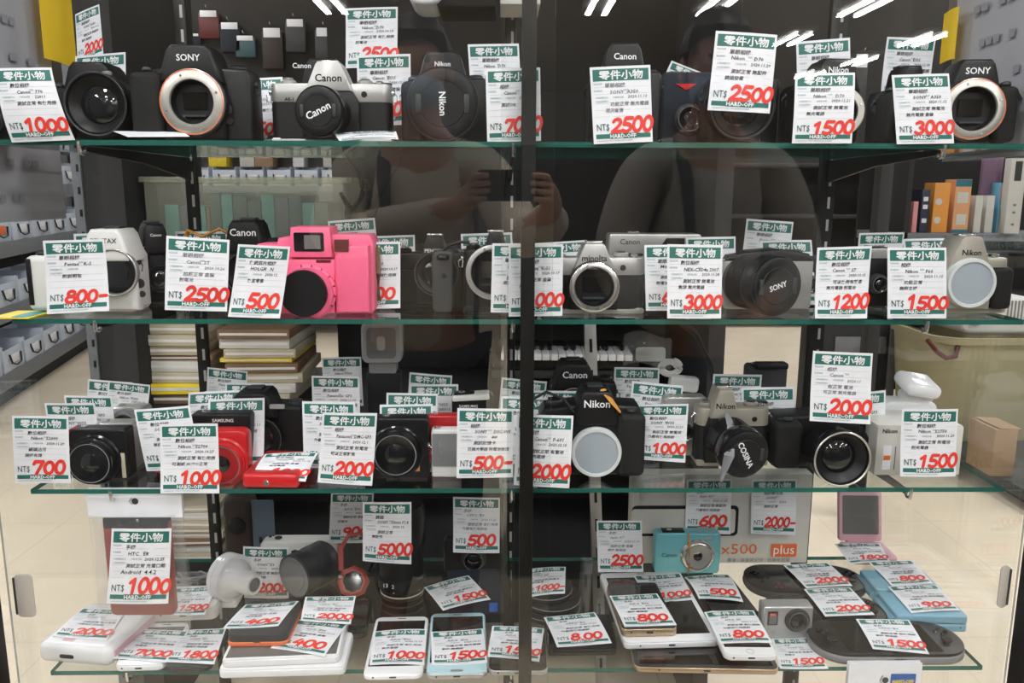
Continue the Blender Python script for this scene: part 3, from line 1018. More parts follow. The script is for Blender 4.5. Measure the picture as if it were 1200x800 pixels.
for k in range(7):
    an = R(-30 + k * 22)
    MB('plum').box((0, 0, 0), (0.0012, 0.0008, 0.004), X=T(lx0 + 0.003 + math.cos(an) * rr * 1.15, -0.0135, lz0 + math.sin(an) * rr * 1.15) @ RY(-math.degrees(an) + 90)).build('scale_mark', o)
mb = MB('black')
mb.lathe([(rr, -0.018), (rr, -0.026), (rr * 0.96, -0.028), (0, -0.028)], X=T(lx0, 0, lz0), n=48)
mb.build('lens_cap', r)
a, b = lx(372, 307), lx(389, 304)
MB('plum').prism(rrect(a[0], a[1], b[0], b[1], 0.001), -0.0076, -0.005).build('aperture_switch', r)
MB('brown').tube([(x3 + 0.002, 0.02, H * 0.75), (x3 + 0.0035, 0.014, H * 0.45), (x3 + 0.002, 0.018, H * 0.14)], 0.003, flat=0.4).build('side_clip', r)

c = Pl(462, 548, 276, 0.13, Z2)
r, cx, mz = film_slr(c, 'black film camera right of the pink camera, behind a grey grip', top='black', text='PENTAX', tcol='white', tsize=0.85, mx=c.loc(510, 320), mr=0.02, base='black')
fin(r)
lens(r, *c.loc(512, 320, -0.02), c.r(25), 0.026, y0=-0.004, front='glass')
c = Pl(507, 531, 294, 0.085, Z2)
r = compact(c, 'slim dark grey camera standing on end, grip and dial towards the door', body='dgrey', lc=None, flash=None, D=0.03, rad=0.006)
MB('black_gloss').disc(0.008, 0, 0.006, X=T(0.001, -0.002, c.H * 0.86) @ RX(70), n=24).build('control_dial', r)
MB('black').disc(0.003, 0, -0.0015, X=T(0.002, 0, c.H * 0.6), n=16).build('side_button', r)
MB('strap').tube([(0.0, 0.012, c.H * 0.98), (0.008, 0.01, c.H * 1.08), (0.022, 0.008, c.H * 1.14), (0.034, 0.008, c.H * 1.13)], 0.005, flat=0.4).build('strap', r)

c = Pl(543, 628, 272, 0.085, Z2)
r, cx, mz = film_slr(c, 'black film camera with a pale mount ring, partly behind the centre post', top='black', text='Canon', tcol='white', tsize=0.9, mx=c.loc(581, 320), base='black', bh=0.78)
fin(r)
mount(r, *c.loc(578, 318, -0.008), c.r(31), -0.008, c.r(25), m='silver')

c = Pl(636, 755, 285, 0.075, Z2)
r, cx, mz = film_slr(c, 'silver film camera with an open lens mount, just right of the centre post', text='minolta', tsize=0.80, mx=c.loc(695, 335), bh=0.80)
fin(r)
mount(r, *c.loc(695, 335, -0.008), c.r(28.5), -0.008, c.r(22), m='chrome')

c = Pl(712, 818, 274, 0.15, Z2)
W, H = c.W, c.H
r = thing('rangefinder_camera', 'silver rangefinder camera whose top shows above the 3000 and 6000 tags', 'camera', c.o)
MB('leather').prism(rrect(-W / 2, 0, W / 2, H * 0.72, 0.006), 0, 0.034, bev=0.001).build('body', r)
mb = MB('silver').prism(rrect(-W / 2, H * 0.66, W / 2, H, 0.004), -0.002, 0.036, bev=0.0015)
mb.text('Canon', c.loc(738, 283)[0], -0.0023, c.loc(738, 283)[1], wd=0.026, m='dgrey', bold=0.008)
mb.build('top_plate', r)
a, b = c.loc(773, 290), c.loc(802, 279)
MB('black_gloss').prism([(a[0], a[1]), (b[0], a[1]), (b[0], b[1]), (a[0] + 0.008, b[1])], -0.003, 0.0).build('viewfinder_window', r)
MB('chrome').disc(0.008, 0, 0.003, X=T(-W * 0.22, 0.016, H) @ RX(90)).build('shutter_button', r)
lens(r, 0, H * 0.4, 0.024, 0.026, front='glass')

# silver mirrorless with the fat black zoom
c = Pl(846, 950, 292, 0.12, Z2)
W, H = c.W, c.H
r = thing('mirrorless_camera', 'silver camera with a fat black zoom lens pointing right of the 3000 tag', 'camera', c.o)
MB('silver').prism(rrect(-W / 2, 0, W / 2, H * 0.86, 0.006), 0, 0.04, bev=0.002).build('body', r)
MB('black').prism([(-W / 2, H * 0.80), (W / 2, H * 0.80), (W * 0.44, H * 0.93), (W * 0.1, H), (-W * 0.2, H * 0.96), (-W * 0.46, H * 0.90)], -0.002, 0.042, bev=0.003).build('top_cover', r)
MB('dgrey').disc(0.011, 0, 0.006, X=T(W * 0.33, 0.02, H * 0.9) @ RX(90)).build('mode_dial', r)
lx_, lz_ = c.loc(872, 330)
lens(r, lx_ - 0.004, lz_ + 0.002, c.r(35, -0.05), 0.07, y0=-0.001, yaw=20, pitch=0, text='SONY', trot=16, tsize=0.55, barrel='black')

c = Pl(1008, 1042, 290, 0.14, Z2)
r = compact(c, 'silver-topped black compact camera peeping out between the 1200 and 1500 tags', body='black', plate='silver', lc=(0, c.H * 0.4), lr=0.012, flash=None)
c = Pl(930, 962, 300, 0.16, Z2)
compact(c, 'navy camera shape added for a mirrored jacket, between the zoom lens and the 1200 tag', body='navy', lc=(0, c.H * 0.42), lr=0.012, flash=None)  # solid shape added where a blue jacket shows only as a reflection

c = Pl(1062, 1179, 277, 0.085, Z2)
W, H = c.W, c.H
r, cx, mz = film_slr(c, 'champagne film camera with a frosted body cap at the right of the second shelf', top='champ', text='Nikon', tcol='black_gloss', tsize=0.62, mx=c.loc(1130, 330), face='champ', base='champ', bh=0.72, D=0.045)
fin(r)
body_cap(r, *c.loc(1134, 331, -0.008), c.r(29, -0.01), -0.008)
MB('rubber').prism(rrect(W / 2 - 0.026, 0.006, W / 2 + 0.001, H * 0.60, 0.006), -0.008, 0.03, bev=0.005, seg=3).build('grip', r)

o, w_, l_, a_ = fitrect([(10, 366), (44, 365), (50, 371), (4, 372)], Z2 + 0.001)
r = thing('sticker_card', 'yellow and teal card lying on the left corner of the second shelf', 'card', (o.x, o.y, Z2))
MB('yelprint').slab(rrect(-0.024, -0.03, 0.024, 0.03, 0.002), 0.0002, 0.0016).build('card', r)
MB('teal').slab(rrect(0.0, -0.028, 0.02, 0.02, 0.006), 0.0016, 0.002).build('printed_patch', r)

# ================================================================== third shelf
c = Pl(112, 160, 497, 0.10, Z3)
compact(c, 'silver compact camera behind the black lens camera at the left of the third shelf', body='silver', lc=None, flash=None, D=0.03)
c = Pl(84, 152, 503, 0.066, Z3)
r = compact(c, 'black compact camera with a wide black lens beside the 700 tag', body='black', lc=c.loc(112, 538), lr=c.r(27), lout=0.016, ring='black_gloss', glassr=0.42, flash=None, rad=0.004)
MB('cream').box((c.W / 2 - 0.006, -0.0006, c.H * 0.28), (0.005, 0.001, c.H * 0.5), bev=0.0004).build('side_trim', r)
mb = MB('red').tube([(-c.W / 2 - 0.001, 0.0, 0.001), (-c.W / 2 - 0.002, -0.002, c.H * 0.5), (-c.W / 2 + 0.002, 0.0, c.H * 0.95), (-c.W / 2 + 0.01, 0.006, c.H * 1.03)], 0.0012)
mb.build('wrist_cord', r)
c = Pl(133, 172, 478, 0.175, Z3)
r = compact(c, 'grey camera with a dark lens at the back left of the third shelf', body='silver', lc=c.loc(150, 497), lr=0.021, ring='grey', flash=None, D=0.03)

c = Pl(179, 291, 505, 0.085, Z3)
r = compact(c, 'glossy red compact camera with red lens rings on the third shelf', body='red', lc=c.loc(262, 541), lr=c.r(26), lout=0.012, ring='red', inner='redm', flash=(-0.3, 0.8), glassr=0.4, rad=0.010)
MB('plum').prism(rrect(-c.W / 2 + 0.002, 0.004, -c.W / 2 + 0.012, c.H * 0.6, 0.003), -0.002, 0.004, bev=0.001).build('grip_strip', r)
c = Pl(226, 296, 485, 0.112, Z3)
compact(c, 'black compact camera standing behind the red compact camera', text='SAMSUNG', tpos=(0.1, 0.88), twd=0.35, lc=None, flash=None)

c = Pl(280, 356, 458, 0.158, Z3)
r, cx, mz = dslr(c, 'black camera with a flash window, behind the lying tag on the pink-red compact', text='Canon', tsize=0.5, mx=c.loc(300, 520), prism_w=0.36)
lens(r, *c.loc(304, 514, -0.012), c.r(26, -0.012), 0.013, front='glass')
a = c.loc(328, 473)
MB('clearlens').prism(rrect(a[0] - 0.010, a[1] - 0.003, a[0] + 0.010, a[1] + 0.003, 0.001), -0.0155, -0.012).build('flash_window', r)

q4 = [(298, 560), (352, 560), (352, 566), (289, 566)]
o = P(321, 575, 0.035)
r = thing('compact_camera', 'pink-red slim camera lying flat on the shelf edge under a tilted tag', 'camera', (o.x, 0.075, Z3), -3)
MB('red').box((0, 0, 0.0105), (0.070, 0.095, 0.019), bev=0.005, seg=3).build('body', r)
MB('redm').slab(rrect(-0.032, -0.043, 0.032, 0.043, 0.004), 0.0195, 0.0205).build('lid', r)
MB('chrome').disc(0.0035, -0.0475, -0.0492, X=T(-0.004, 0, 0.009), n=20).build('shutter_button', r)

c = Pl(428, 474, 376, 0.235, Z3)
W, H = c.W, c.H
r = thing('flash_unit', 'black flash gun with a clear rounded head, behind the 2000 tag left of centre', 'flash', c.o)
h1 = c.loc(450, 424)[1]
MB('clearlens').prism(rrect(-W / 2, h1, W / 2, H, 0.010), -0.012, 0.03, bev=0.004, seg=3).build('flash_head', r)
MB('gscreen').prism(rrect(-W * 0.36, h1 + 0.008, W * 0.36, H - 0.008, 0.006), -0.014, -0.011).build('flash_window', r)
MB('silver').prism(rrect(-W * 0.10, h1 + 0.02, W * 0.10, H - 0.02, 0.004), -0.0148, -0.013).build('flash_tube', r)
MB('grey').prism(rrect(-W * 0.34, h1 - 0.016, W * 0.34, h1, 0.003), -0.004, 0.02).build('neck', r)
MB('black').prism(rrect(-W * 0.42, 0, W * 0.42, h1 - 0.016, 0.004), 0, 0.03, bev=0.002).build('body', r)

c = Pl(439, 503, 490, 0.066, Z3)
r = compact(c, 'black compact camera with a wide round lens and an orange square', body='black', lc=c.loc(465, 529), lr=c.r(28), lout=0.014, ring='black_gloss', glassr=0.45, flash=None, rad=0.006)
a = c.loc(489, 549)
MB('amber').box((a[0], -0.0005, a[1]), (0.0065, 0.001, 0.0065), bev=0.0003).build('sticker', r)
lug(r, c.W / 2 - 0.003, c.H * 0.55, 0.01)
MB('redm').box((c.W / 2 + 0.001, 0.012, c.H * 0.4), (0.002, 0.012, 0.02), bev=0.0008).build('side_cover', r)

c = Pl(500, 540, 487, 0.10, Z3)
compact(c, 'dark red slim camera showing above the white and grey one', body='redm', lc=None, flash=None, D=0.02, rad=0.003)
c = Pl(506, 539, 504, 0.07, Z3)
r = compact(c, 'small white camera with a grey face panel beside the 500 tag', body='wplastic', lc=None, flash=None, D=0.02, rad=0.003)
a, b = c.loc(507, 546), c.loc(538, 508)
mb = MB('grey').prism(rrect(a[0], a[1], b[0], b[1], 0.002), -0.0012, 0.0005)
mb.text('Cyber-shot', a[0] + 0.010, -0.0016, (a[1] + b[1]) / 2, wd=0.024, m='silver', rot=90)
mb.build('face_panel', r)
c = Pl(530, 578, 462, 0.17, Z3)
r = compact(c, 'black camera with a white top, at the back left of the centre post', text='SAMSUNG', tpos=(-0.2, 0.80), twd=0.45, lc=None, flash=None)
MB('wplastic').box((0.002, 0.01, c.H * 0.95), (c.W * 0.9, 0.03, 0.008), bev=0.002, X=RY(-3)).build('top_cover', r)

c = Pl(644, 722, 424, 0.225, Z3)
r, cx, mz = dslr(c, 'black camera with silver lens ring at the back, above the 2000 tag by the post', text='Canon', tsize=0.75, mx=c.loc(672, 478), prism_w=0.32)
lens(r, *c.loc(672, 475, -0.03), c.r(22, -0.03), 0.035, front='ring')

c = Pl(632, 751, 456, 0.075, Z3)
r, cx, mz = dslr(c, 'black camera with a frosted white body cap right of the centre post', text='Nikon', tsize=0.75, mx=c.loc(697, 527), prism_w=0.22, grip=1, model='F-801s', bh=0.80)
body_cap(r, *c.loc(698, 528, -0.008), c.r(29.5, -0.01), -0.008)
MB('grey').box((cx, -0.010, c.H * 0.985), (0.030, 0.004, 0.0025), bev=0.0008).build('hump_line', r)
a = c.loc(706, 455)
b = c.loc(724, 478)
MB('goldstrap').tube([(a[0], -0.005, a[1]), ((a[0] + b[0]) / 2, -0.018, (a[1] + b[1]) / 2), (b[0], -0.018, b[1])], 0.0055, flat=0.3).build('strap_end', r)
s0 = [c.loc(px, py) for px, py in ((622, 468), (640, 458), (660, 466), (672, 482))]
MB('strap').tube([(x_, -0.004, z_) for x_, z_ in s0], 0.0042, flat=0.4).build('strap', r)

# clear bag with a rolled white cable
o = P(765, 425, 0.24)
r = thing('cable_bag', 'clear plastic bag with a white cable roll, hanging at the back of the third shelf', 'bag', (o.x, 0.255, P(760, 470, 0.24).z))
zz = lambda py: P(760, py, 0.24).z - r.location.z
xx = lambda px: P(px, 420, 0.24).x - r.location.x
vs, fs = [], []
n = 8
for j in range(n + 1):
    for i in range(n + 1):
        u, v = i / n, j / n
        vs.append((xx(733) + (xx(790) - xx(733)) * u, -0.012 * math.sin(math.pi * u) * math.sin(math.pi * v) + 0.003 * math.sin(9 * u + 7 * v), zz(432) + (zz(395) - zz(432)) * v + 0.006 * math.sin(5 * u)))
m_ = len(vs)
vs += [(x_, -y_ + 0.012, z_) for x_, y_, z_ in vs]
for k in (0, m_):
    for j in range(n):
        for i in range(n):
            q = k + j * (n + 1) + i
            fs.append((q, q + 1, q + n + 2, q + n + 1))
MB('bag').add(vs, fs).build('bag_film', r)
MB('wplastic').box((xx(765), 0.004, zz(418)), (0.045, 0.010, 0.022), bev=0.005, X=RY(0)).build('white_adapter', r)
pts = []
for k in range(60):
    t = k / 59 * 3.2 * 2 * math.pi
    rr_ = 0.006 + 0.0075 * k / 59
    pts.append((xx(789) + rr_ * 1.35 * math.cos(t), 0.006, zz(434) + rr_ * math.sin(t)))
MB('wplastic').tube(pts, 0.0026).build('cable_roll', r)
MB('bwhite').box((xx(805), 0.0, zz(452)), (0.045, 0.02, 0.024), bev=0.006, X=T(xx(805), 0, zz(452)) @ RY(6) @ T(-xx(805), 0, -zz(452))).build('plug_body', r)

# dark strap hanging at the back
pp = lambda L, Y: [P(x_, y_, Y) for x_, y_ in L]
strapthing('hanging_strap', 'black strap with a red stripe hanging behind the capped zoom camera', pp([(795, 378), (812, 388), (820, 400), (826, 412), (832, 426), (836, 446)], 0.25), [0.008, 0.017, 0.011, 0.009, 0.017, 0.010])
strapthing('mirrored_strap', 'black strap loop added for the mirrored bag strap below the top shelf, left of centre', pp([(403, 176), (409, 186), (421, 203), (424, 228), (412, 244), (399, 226)], 0.29), [0.005, 0.007, 0.008, 0.011, 0.013, 0.009])  # solid strap added where the photographer's bag strap is reflected
strapthing('mirrored_strap', 'black strap band added for the mirrored bag strap, under the 2500 tag of the top shelf', pp([(468, 172), (470, 188), (458, 208), (446, 232), (440, 254)], 0.27), [0.006, 0.008, 0.008, 0.006, 0.004])  # second solid piece added for the same reflected bag strap

c = Pl(776, 826, 465, 0.155, Z3)
compact(c, 'silver compact camera between the 1000 tag and the capped zoom camera', body='silver', lc=(0, c.H * 0.45), lr=0.014, ring='silver', flash=None)

c = Pl(816, 900, 455, 0.11, Z3)
r, cx, mz = film_slr(c, 'silver and black film camera with a capped zoom lens tipped down to the right', text='Nikon', tsize=0.85, mx=c.loc(846, 512), top='champ', bh=0.74, D=0.04)
fin(r)
X0 = c.loc(848, 508)
lens(r, X0[0], X0[1], c.r(30, -0.06), 0.062, y0=-0.006, yaw=8, pitch=6, text='COSINA', trot=-62, tsize=0.95)
mb = MB('grey')
tp = [c.loc(*p_) for p_ in ((846, 484), (836, 512), (826, 538))]
mb.tube([(tp[0][0] + 0.002, -0.014, tp[0][1] + 0.004), (tp[0][0], -0.045, tp[0][1] - 0.004), (tp[1][0] - 0.001, -0.079, tp[1][1]), (tp[2][0], -0.080, tp[2][1]), (tp[2][0] + 0.002, -0.079, tp[2][1] - 0.004)], [0.003, 0.005, 0.0065, 0.006, 0.003], flat=0.15)
mb.build('strap', r)
c = Pl(872, 918, 428, 0.24, Z3)
r = compact(c, 'dark camera lying at the back, above the tag left of the raised 2000 tag', body='dgrey', lc=None, flash=None)
MB('black').box((0.004, 0.0, c.H), (c.W * 0.8, 0.02, 0.01), bev=0.003).build('top_grip', r)

c = Pl(904, 1020, 478, 0.105, Z3)
r, cx, mz = dslr(c, 'black camera with a large open lens under the raised 2000 tag', text='Canon', tsize=0.95, mx=c.loc(984, 532), prism_w=0.155, bh=0.86)
lens(r, *c.loc(984, 535.5, -0.05), c.r(33.5, -0.05), 0.058, front='ring')

c = Pl(1024, 1124, 500, 0.075, Z3)
W, H = c.W, c.H
r = thing('camera_box', 'white camera carton with a small printed sticker, behind the right 1500 tag', 'box', c.o)
mb = MB('boxwhite').box((0, 0.04, H / 2), (W, 0.08, H), bev=0.0015)
a = c.loc(1043, 505)
mb.text('Nikon', a[0], -0.0004, a[1], wd=0.019, m='black_gloss', bold=0.02)
mb.build('carton', r)
a, b = c.loc(1033, 550), c.loc(1045, 522)
mb = MB('paper').prism(rrect(a[0], a[1], b[0], b[1], 0.0005), -0.0006, 0.0)
mb.box(((a[0] + b[0]) / 2, -0.0008, (a[1] + b[1]) / 2), (0.009, 0.0004, 0.006), 'orange')
mb.build('sticker', r)
a, b = c.loc(1047, 550), c.loc(1050, 523)
MB('dgrey').prism(rrect(a[0], a[1], b[0], b[1], 0.0005), -0.0006, 0.0).build('barcode_strip', r)
MB('boxwhite').box((0, 0.04, H + 0.0007), (W * 0.98, 0.076, 0.001), bev=0.0003).build('lid_flap', r)

c = Pl(1030, 1094, 447, 0.165, Z3)
W, H = c.W, c.H
r = thing('flip_camera', 'white camera with a flipped-up rounded flash cover behind the white carton', 'camera', c.o)
MB('bwhite').prism(rrect(-W / 2, 0, W / 2, H * 0.72, 0.012), 0, 0.04, bev=0.004, seg=3).build('body', r)
MB('bwhite').box((W * 0.16, 0.012, H * 0.90), (W * 0.66, 0.05, 0.020), bev=0.009, seg=4, X=T(W * 0.16, 0, H * 0.9) @ RX(16) @ RY(10) @ T(-W * 0.16, 0, -H * 0.9)).build('flash_cover', r)
MB('wplastic').box((W * 0.2, 0.02, H * 0.76), (W * 0.5, 0.03, 0.014), bev=0.004).build('hinge_block', r)
MB('grey').lathe([(0.02, 0), (0.02, -0.004), (0.015, -0.005), (0, -0.004)], X=T(-W * 0.05, 0, H * 0.4)).build('lens_ring', r)
# ================================================================== bottom shelf
# phone in a hanging bag
def hangbag(name, label, hx0, hx1, hy0, hy1, by1, Y, sticker=False):
    a, b = P(hx0, hy1, Y), P(hx1, hy0, Y)
    hx = (a.x + b.x) / 2
    r = thing(name, label, 'bag', (hx, Y, b.z))
    W = b.x - a.x
    hd = b.z - a.z
    mb = MB('paper')
    mb.prism(rrect(-W / 2, -hd, W / 2, 0, 0.0015), -0.0032, -0.0022)
    mb.prism(rrect(-W / 2, -hd, W / 2, 0, 0.0015), 0.0022, 0.0032)
    mb.disc(0.0042, -0.0034, -0.0036, 'dgrey', X=T(0.001, 0, -hd * 0.42), n=20)
    mb.tube([(-0.003, -0.0036, -hd * 0.52), (-0.006, -0.0038, -hd * 0.42), (-0.003, -0.0036, -hd * 0.3)], 0.0009, 'silver')
    mb.build('header_card', r)
    if sticker:
        s = MB('bluelabel').prism(rrect(W * 0.08, -hd * 0.62, W * 0.42, -hd * 0.26, 0.001), -0.0042, -0.0036)
        s.text('HARD-OFF', W * 0.25, -0.0045, -hd * 0.45, wd=W * 0.29, h=0.0055, m='yelprint', bold=0.03)
        s.text('NT$', W * 0.14, -0.0036, -hd * 0.78, h=0.006, m='bluelabel')
        s.build('sticker', r)
    hb = P((hx0 + hx1) / 2, by1, Y).z - b.z
    vs, fs = [], []
    n = 10
    for side in (-1, 1):
        for j in range(n + 1):
            for i in range(n + 1):
                u, v = i / n, j / n
                dep = 0.003 + 0.011 * math.sin(math.pi * u) * math.sin(math.pi * min(1, 0.15 + 0.85 * v)) + 0.002 * math.sin(11 * u + 6 * v)
                vs.append((-W / 2 + W * u + (0.003 * math.sin(8 * v) * (0.5 - u)), side * dep, -hd * 0.9 + (hb + hd * 0.9) * v))
    for k in (0, (n + 1) ** 2):
        for j in range(n):
            for i in range(n):
                q = k + j * (n + 1) + i
                fs.append((q, q + 1, q + n + 2, q + n + 1))
    MB('bag').add(vs, fs).build('bag_film', r)
    return r, hx


hangbag('hanging_bag', 'clear bag with a white punched header card, holding a red phone', 105, 213, 572, 605, 742, 0.040)
a, b = P(132, 719, 0.042), P(199, 604, 0.042)
r = thing('smartphone', 'red phone with a black top inside the hanging bag', 'phone', ((a.x + b.x) / 2, 0.042, a.z))
w_, h_ = b.x - a.x, b.z - a.z
MB('brick').prism(rrect(-w_ / 2, 0, w_ / 2, h_, 0.008), -0.005, 0.005, bev=0.002, seg=3).build('body', r)
MB('black_gloss').prism(rrect(-w_ / 2 + 0.0003, h_ - 0.016, w_ / 2 - 0.0003, h_ + 0.0004, 0.004), -0.0054, 0.0054, bev=0.002).build('top_cap', r)
MB('chrome').disc(0.002, -0.0054, -0.0058, X=T(0.003, 0, h_ - 0.004), n=14).build('camera_lens', r)

# white power station lying left
q4 = [(108, 706), (192, 708), (126, 757), (32, 757)]
t = 0.027
o, w_, l_, a_ = fitrect(q4, Z4 + t)
r = thing('portable_hard_drive', 'thick white slab with a pink side, lying at the left end under a 2000 tag', 'electronic device', (o.x, o.y, Z4), a_)
MB('bwhite').slab(rrect(-w_ / 2, -l_ / 2, w_ / 2, l_ / 2, 0.012, 6), 0, t, bev=0.009, seg=4).build('shell', r)
MB('pinkpale').box((w_ / 2 - 0.0005, 0.0, t * 0.5), (0.0035, l_ * 0.82, t * 0.42), bev=0.0015).build('side_stripe', r)
MB('black').prism(rrect(-0.010, t * 0.36, 0.010, t * 0.56, 0.0025), -l_ / 2 - 0.0004, -l_ / 2 + 0.003, X=T(-w_ * 0.08, 0, 0)).build('port', r)
MB('pinkpale').slab(rrect(-w_ * 0.22, -l_ / 2 + 0.012, -w_ * 0.06, -l_ / 2 + 0.030, 0.003), t - 0.0004, t + 0.0003).build('button', r)

phone('smartphone', 'white phone mostly covered by two tags, right of the white slab', [(170, 729), (222, 729), (192, 779), (134, 779)], Z4, 0.009)
phone('game_console', 'white flat device with a grey button behind the pair of tags, left side', [(192, 684), (259, 688), (258, 712), (180, 712)], Z4, 0.020, screen=None, earp=False, body='wplastic', cat='electronic device')
phone('smartphone', 'black phone under the 1800 tag beside the white phone', [(222, 736), (266, 736), (250, 782), (192, 780)], Z4, 0.008, body='dgrey')

# white dome
c = Pl(252, 302, 646, 0.155, Z4, yb=708)
W, H = c.W, c.H
r = thing('webcam', 'white round camera head with a flat foot, left part of the bottom shelf', 'camera', c.o)
X = T(-0.006, 0.0, H * 0.52) @ RZ(60)
k_ = H * 0.41
MB('bwhite').lathe([(0, 0.014), (k_ * 0.95, 0.014), (k_, 0.012), (k_, 0.004), (k_ * 0.975, 0.0035), (k_ * 0.975, 0.0025), (k_, 0.002), (k_ * 1.02, -0.008), (k_ * 0.99, -0.010), (k_ * 0.84, -0.010), (k_ * 0.82, -0.013), (k_ * 0.58, -0.022), (k_ * 0.50, -0.026), (k_ * 0.46, -0.048), (k_ * 0.42, -0.050), (k_ * 0.30, -0.0495)], X=X, n=48).build('head', r)
MB('grey').lathe([(k_ * 0.31, -0.0496), (k_ * 0.30, -0.045), (0, -0.044)], X=X).build('lens_opening', r)
MB('bwhite').prism(rrect(-W * 0.34, 0, W * 0.06, H * 0.16, 0.003), -0.012, 0.02, bev=0.003).build('foot', r)
MB('grey').disc(0.0025, 0, 0.002, X=T(-0.02, -0.012, H * 0.75), n=12).build('indicator', r)

# lens lying, white slab behind, red watch
c = Pl(320, 394, 636, 0.14, Z4, yb=700)
r = thing('camera_lens', 'fat dark grey lens lying on its side in front of a white slab', 'lens', (P(345, 672, c.Y).x, c.Y, Z4))
k_ = c.r(26)
X = T(0, 0, k_ * 1.02) @ RZ(-34)
MB('dgrey').lathe([(k_ * 0.92, -0.002), (k_, 0.0), (k_, 0.014), (k_ * 0.97, 0.016), (k_ * 0.97, 0.03), (k_, 0.032), (k_, 0.062), (k_ * 0.92, 0.066), (0, 0.066)], X=X, n=48).build('lens_barrel', r)
g = MB('grey').lathe([(k_ * 0.92, -0.002), (k_ * 0.90, -0.0005), (k_ * 0.66, -0.001), (k_ * 0.64, -0.003), (0, -0.003)], X=X, n=48)
g.build('lens_cap', r)
MB('black').box((-k_ * 0.3, 0.014, k_ * 0.93), (0.014, 0.008, 0.003), bev=0.001, X=X).build('zoom_mark', r)
c = Pl(306, 396, 634, 0.295, Z4)
W, H = c.W, c.H
r = thing('game_console', 'white rounded slab standing on edge behind the lying lens', 'electronic device', c.o)
MB('wplastic').prism(rrect(-W / 2, 0, W / 2, H, 0.010), 0, 0.028, bev=0.004, seg=3).build('shell', r)
MB('dgrey').disc(0.006, 0, 0.002, X=T(-W * 0.28, 0.012, H) @ RX(90), n=20).build('dial', r)

c = Pl(392, 438, 634, 0.185, Z4, yb=699)
W, H = c.W, c.H
r = thing('sports_watch', 'red and black chunky wristwatch standing behind the 2000 tag', 'watch', c.o)
X = T(0, 0.0, H * 0.27) @ RX(-30)
MB('brick').lathe([(0.0, 0.006), (0.020, 0.006), (0.024, 0.002), (0.024, -0.004), (0.019, -0.008), (0.016, -0.008), (0.0155, -0.006)], X=X, n=8).build('case', r)
MB('black_gloss').lathe([(0.0155, -0.0062), (0.012, -0.0066), (0, -0.0064)], X=X).build('dial', r)
MB('brick').tube([(-0.020, 0.01, H * 0.42), (-0.024, 0.03, H * 0.72), (-0.014, 0.04, H * 0.90), (0.006, 0.04, H * 0.95), (0.02, 0.03, H * 0.86)], 0.0045, flat=0.6).build('strap', r)
MB('black').tube([(0.02, 0.03, H * 0.86), (0.025, 0.018, H * 0.6), (0.018, 0.006, H * 0.42)], 0.007, flat=0.6).build('strap', r)
MB('silver').box((-0.018, -0.009, H * 0.42), (0.006, 0.004, 0.004), bev=0.001).build('buckle', r)

# standing lens under the 5000 tag
c = Pl(443, 500, 590, 0.175, Z4, yb=694)
r = thing('camera_lens', 'tall black lens standing on end below the 5000 tag', 'lens', c.o)
k_ = c.W / 2
H = c.H
mb = MB('black')
mb.lathe([(0, 0), (k_ * 0.86, 0), (k_ * 0.90, 0.004), (k_ * 0.88, 0.012), (k_ * 0.98, 0.016), (k_ * 0.98, H * 0.22), (k_ * 0.90, H * 0.24), (k_ * 0.88, H * 0.55), (k_, H * 0.60), (k_, H * 0.9), (k_ * 0.9, H), (0, H)], X=RX(90), n=48)
mb.build('lens_barrel', r)
mb = MB('steel').lathe([(k_ * 0.87, 0.0065), (k_ * 0.905, 0.0065), (k_ * 0.905, 0.0085), (k_ * 0.87, 0.0085)], X=RX(90), n=48)
mb.build('mount_ring', r)
mb = MB('white')
mb.text('13', -k_ * 0.55, -k_ * 0.86, 0.028, h=0.006)
mb.text('2', -k_ * 0.25, -k_ * 0.965, 0.028, h=0.006)
mb.disc(0.0012, -k_ * 0.96, -k_ * 0.99, 'orange', X=T(-k_ * 0.22, 0, 0.018), n=10)
mb.build('scale', r)

q = P(556, 690, 0.22)
r = thing('photo_box', 'dark blue flat box lying under the rotated 1500 tag', 'box', (q.x, 0.215, Z4), 4)
MB('navy').box((0, 0, 0.012), (0.080, 0.10, 0.024), bev=0.002).build('carton', r)
MB('bluelabel').box((0.026, -0.0505, 0.012), (0.012, 0.001, 0.014), bev=0.0003).build('side_print', r)
c = Pl(520, 590, 632, 0.30, Z4)
compact(c, 'black camera standing at the back, behind the blue box', body='black', lc=(0, c.H * 0.45), lr=0.018, flash=None, D=0.02)
c = Pl(388, 440, 590, 0.315, Z4)
compact(c, 'dark box-shaped device at the back beside the 900 tag', body='dgrey', lc=None, flash=None, D=0.018)

# dark headphones pouch and blue card at the back left
c = Pl(264, 298, 582, 0.31, Z4)
W, H = c.W, c.H
r = thing('camera_pouch', 'dark brown rounded pouch at the back, left of the blue card', 'pouch', c.o)
MB('umber').prism(rrect(-W / 2, 0, W / 2, H, 0.018), 0, 0.04, bev=0.008, seg=3).build('pouch', r)
MB('rubber').lathe([(0.014, -0.002), (0.014, -0.006), (0.010, -0.008), (0, -0.007)], X=T(0, 0, H * 0.62)).build('round_patch', r)
c = Pl(298, 324, 586, 0.315, Z4)
W, H = c.W, c.H
r = thing('blister_card', 'dim blue card with a black ring cable, at the back left', 'card', c.o)
MB('dimblue').prism(rrect(-W / 2, 0, W / 2, H, 0.003), 0, 0.002).build('card', r)
MB('black').tube([(W * 0.1 + 0.009 * math.cos(R(a_)), -0.003, H * 0.45 + 0.009 * math.sin(R(a_))) for a_ in range(-200, 60, 20)], 0.0022).build('ring_cable', r)

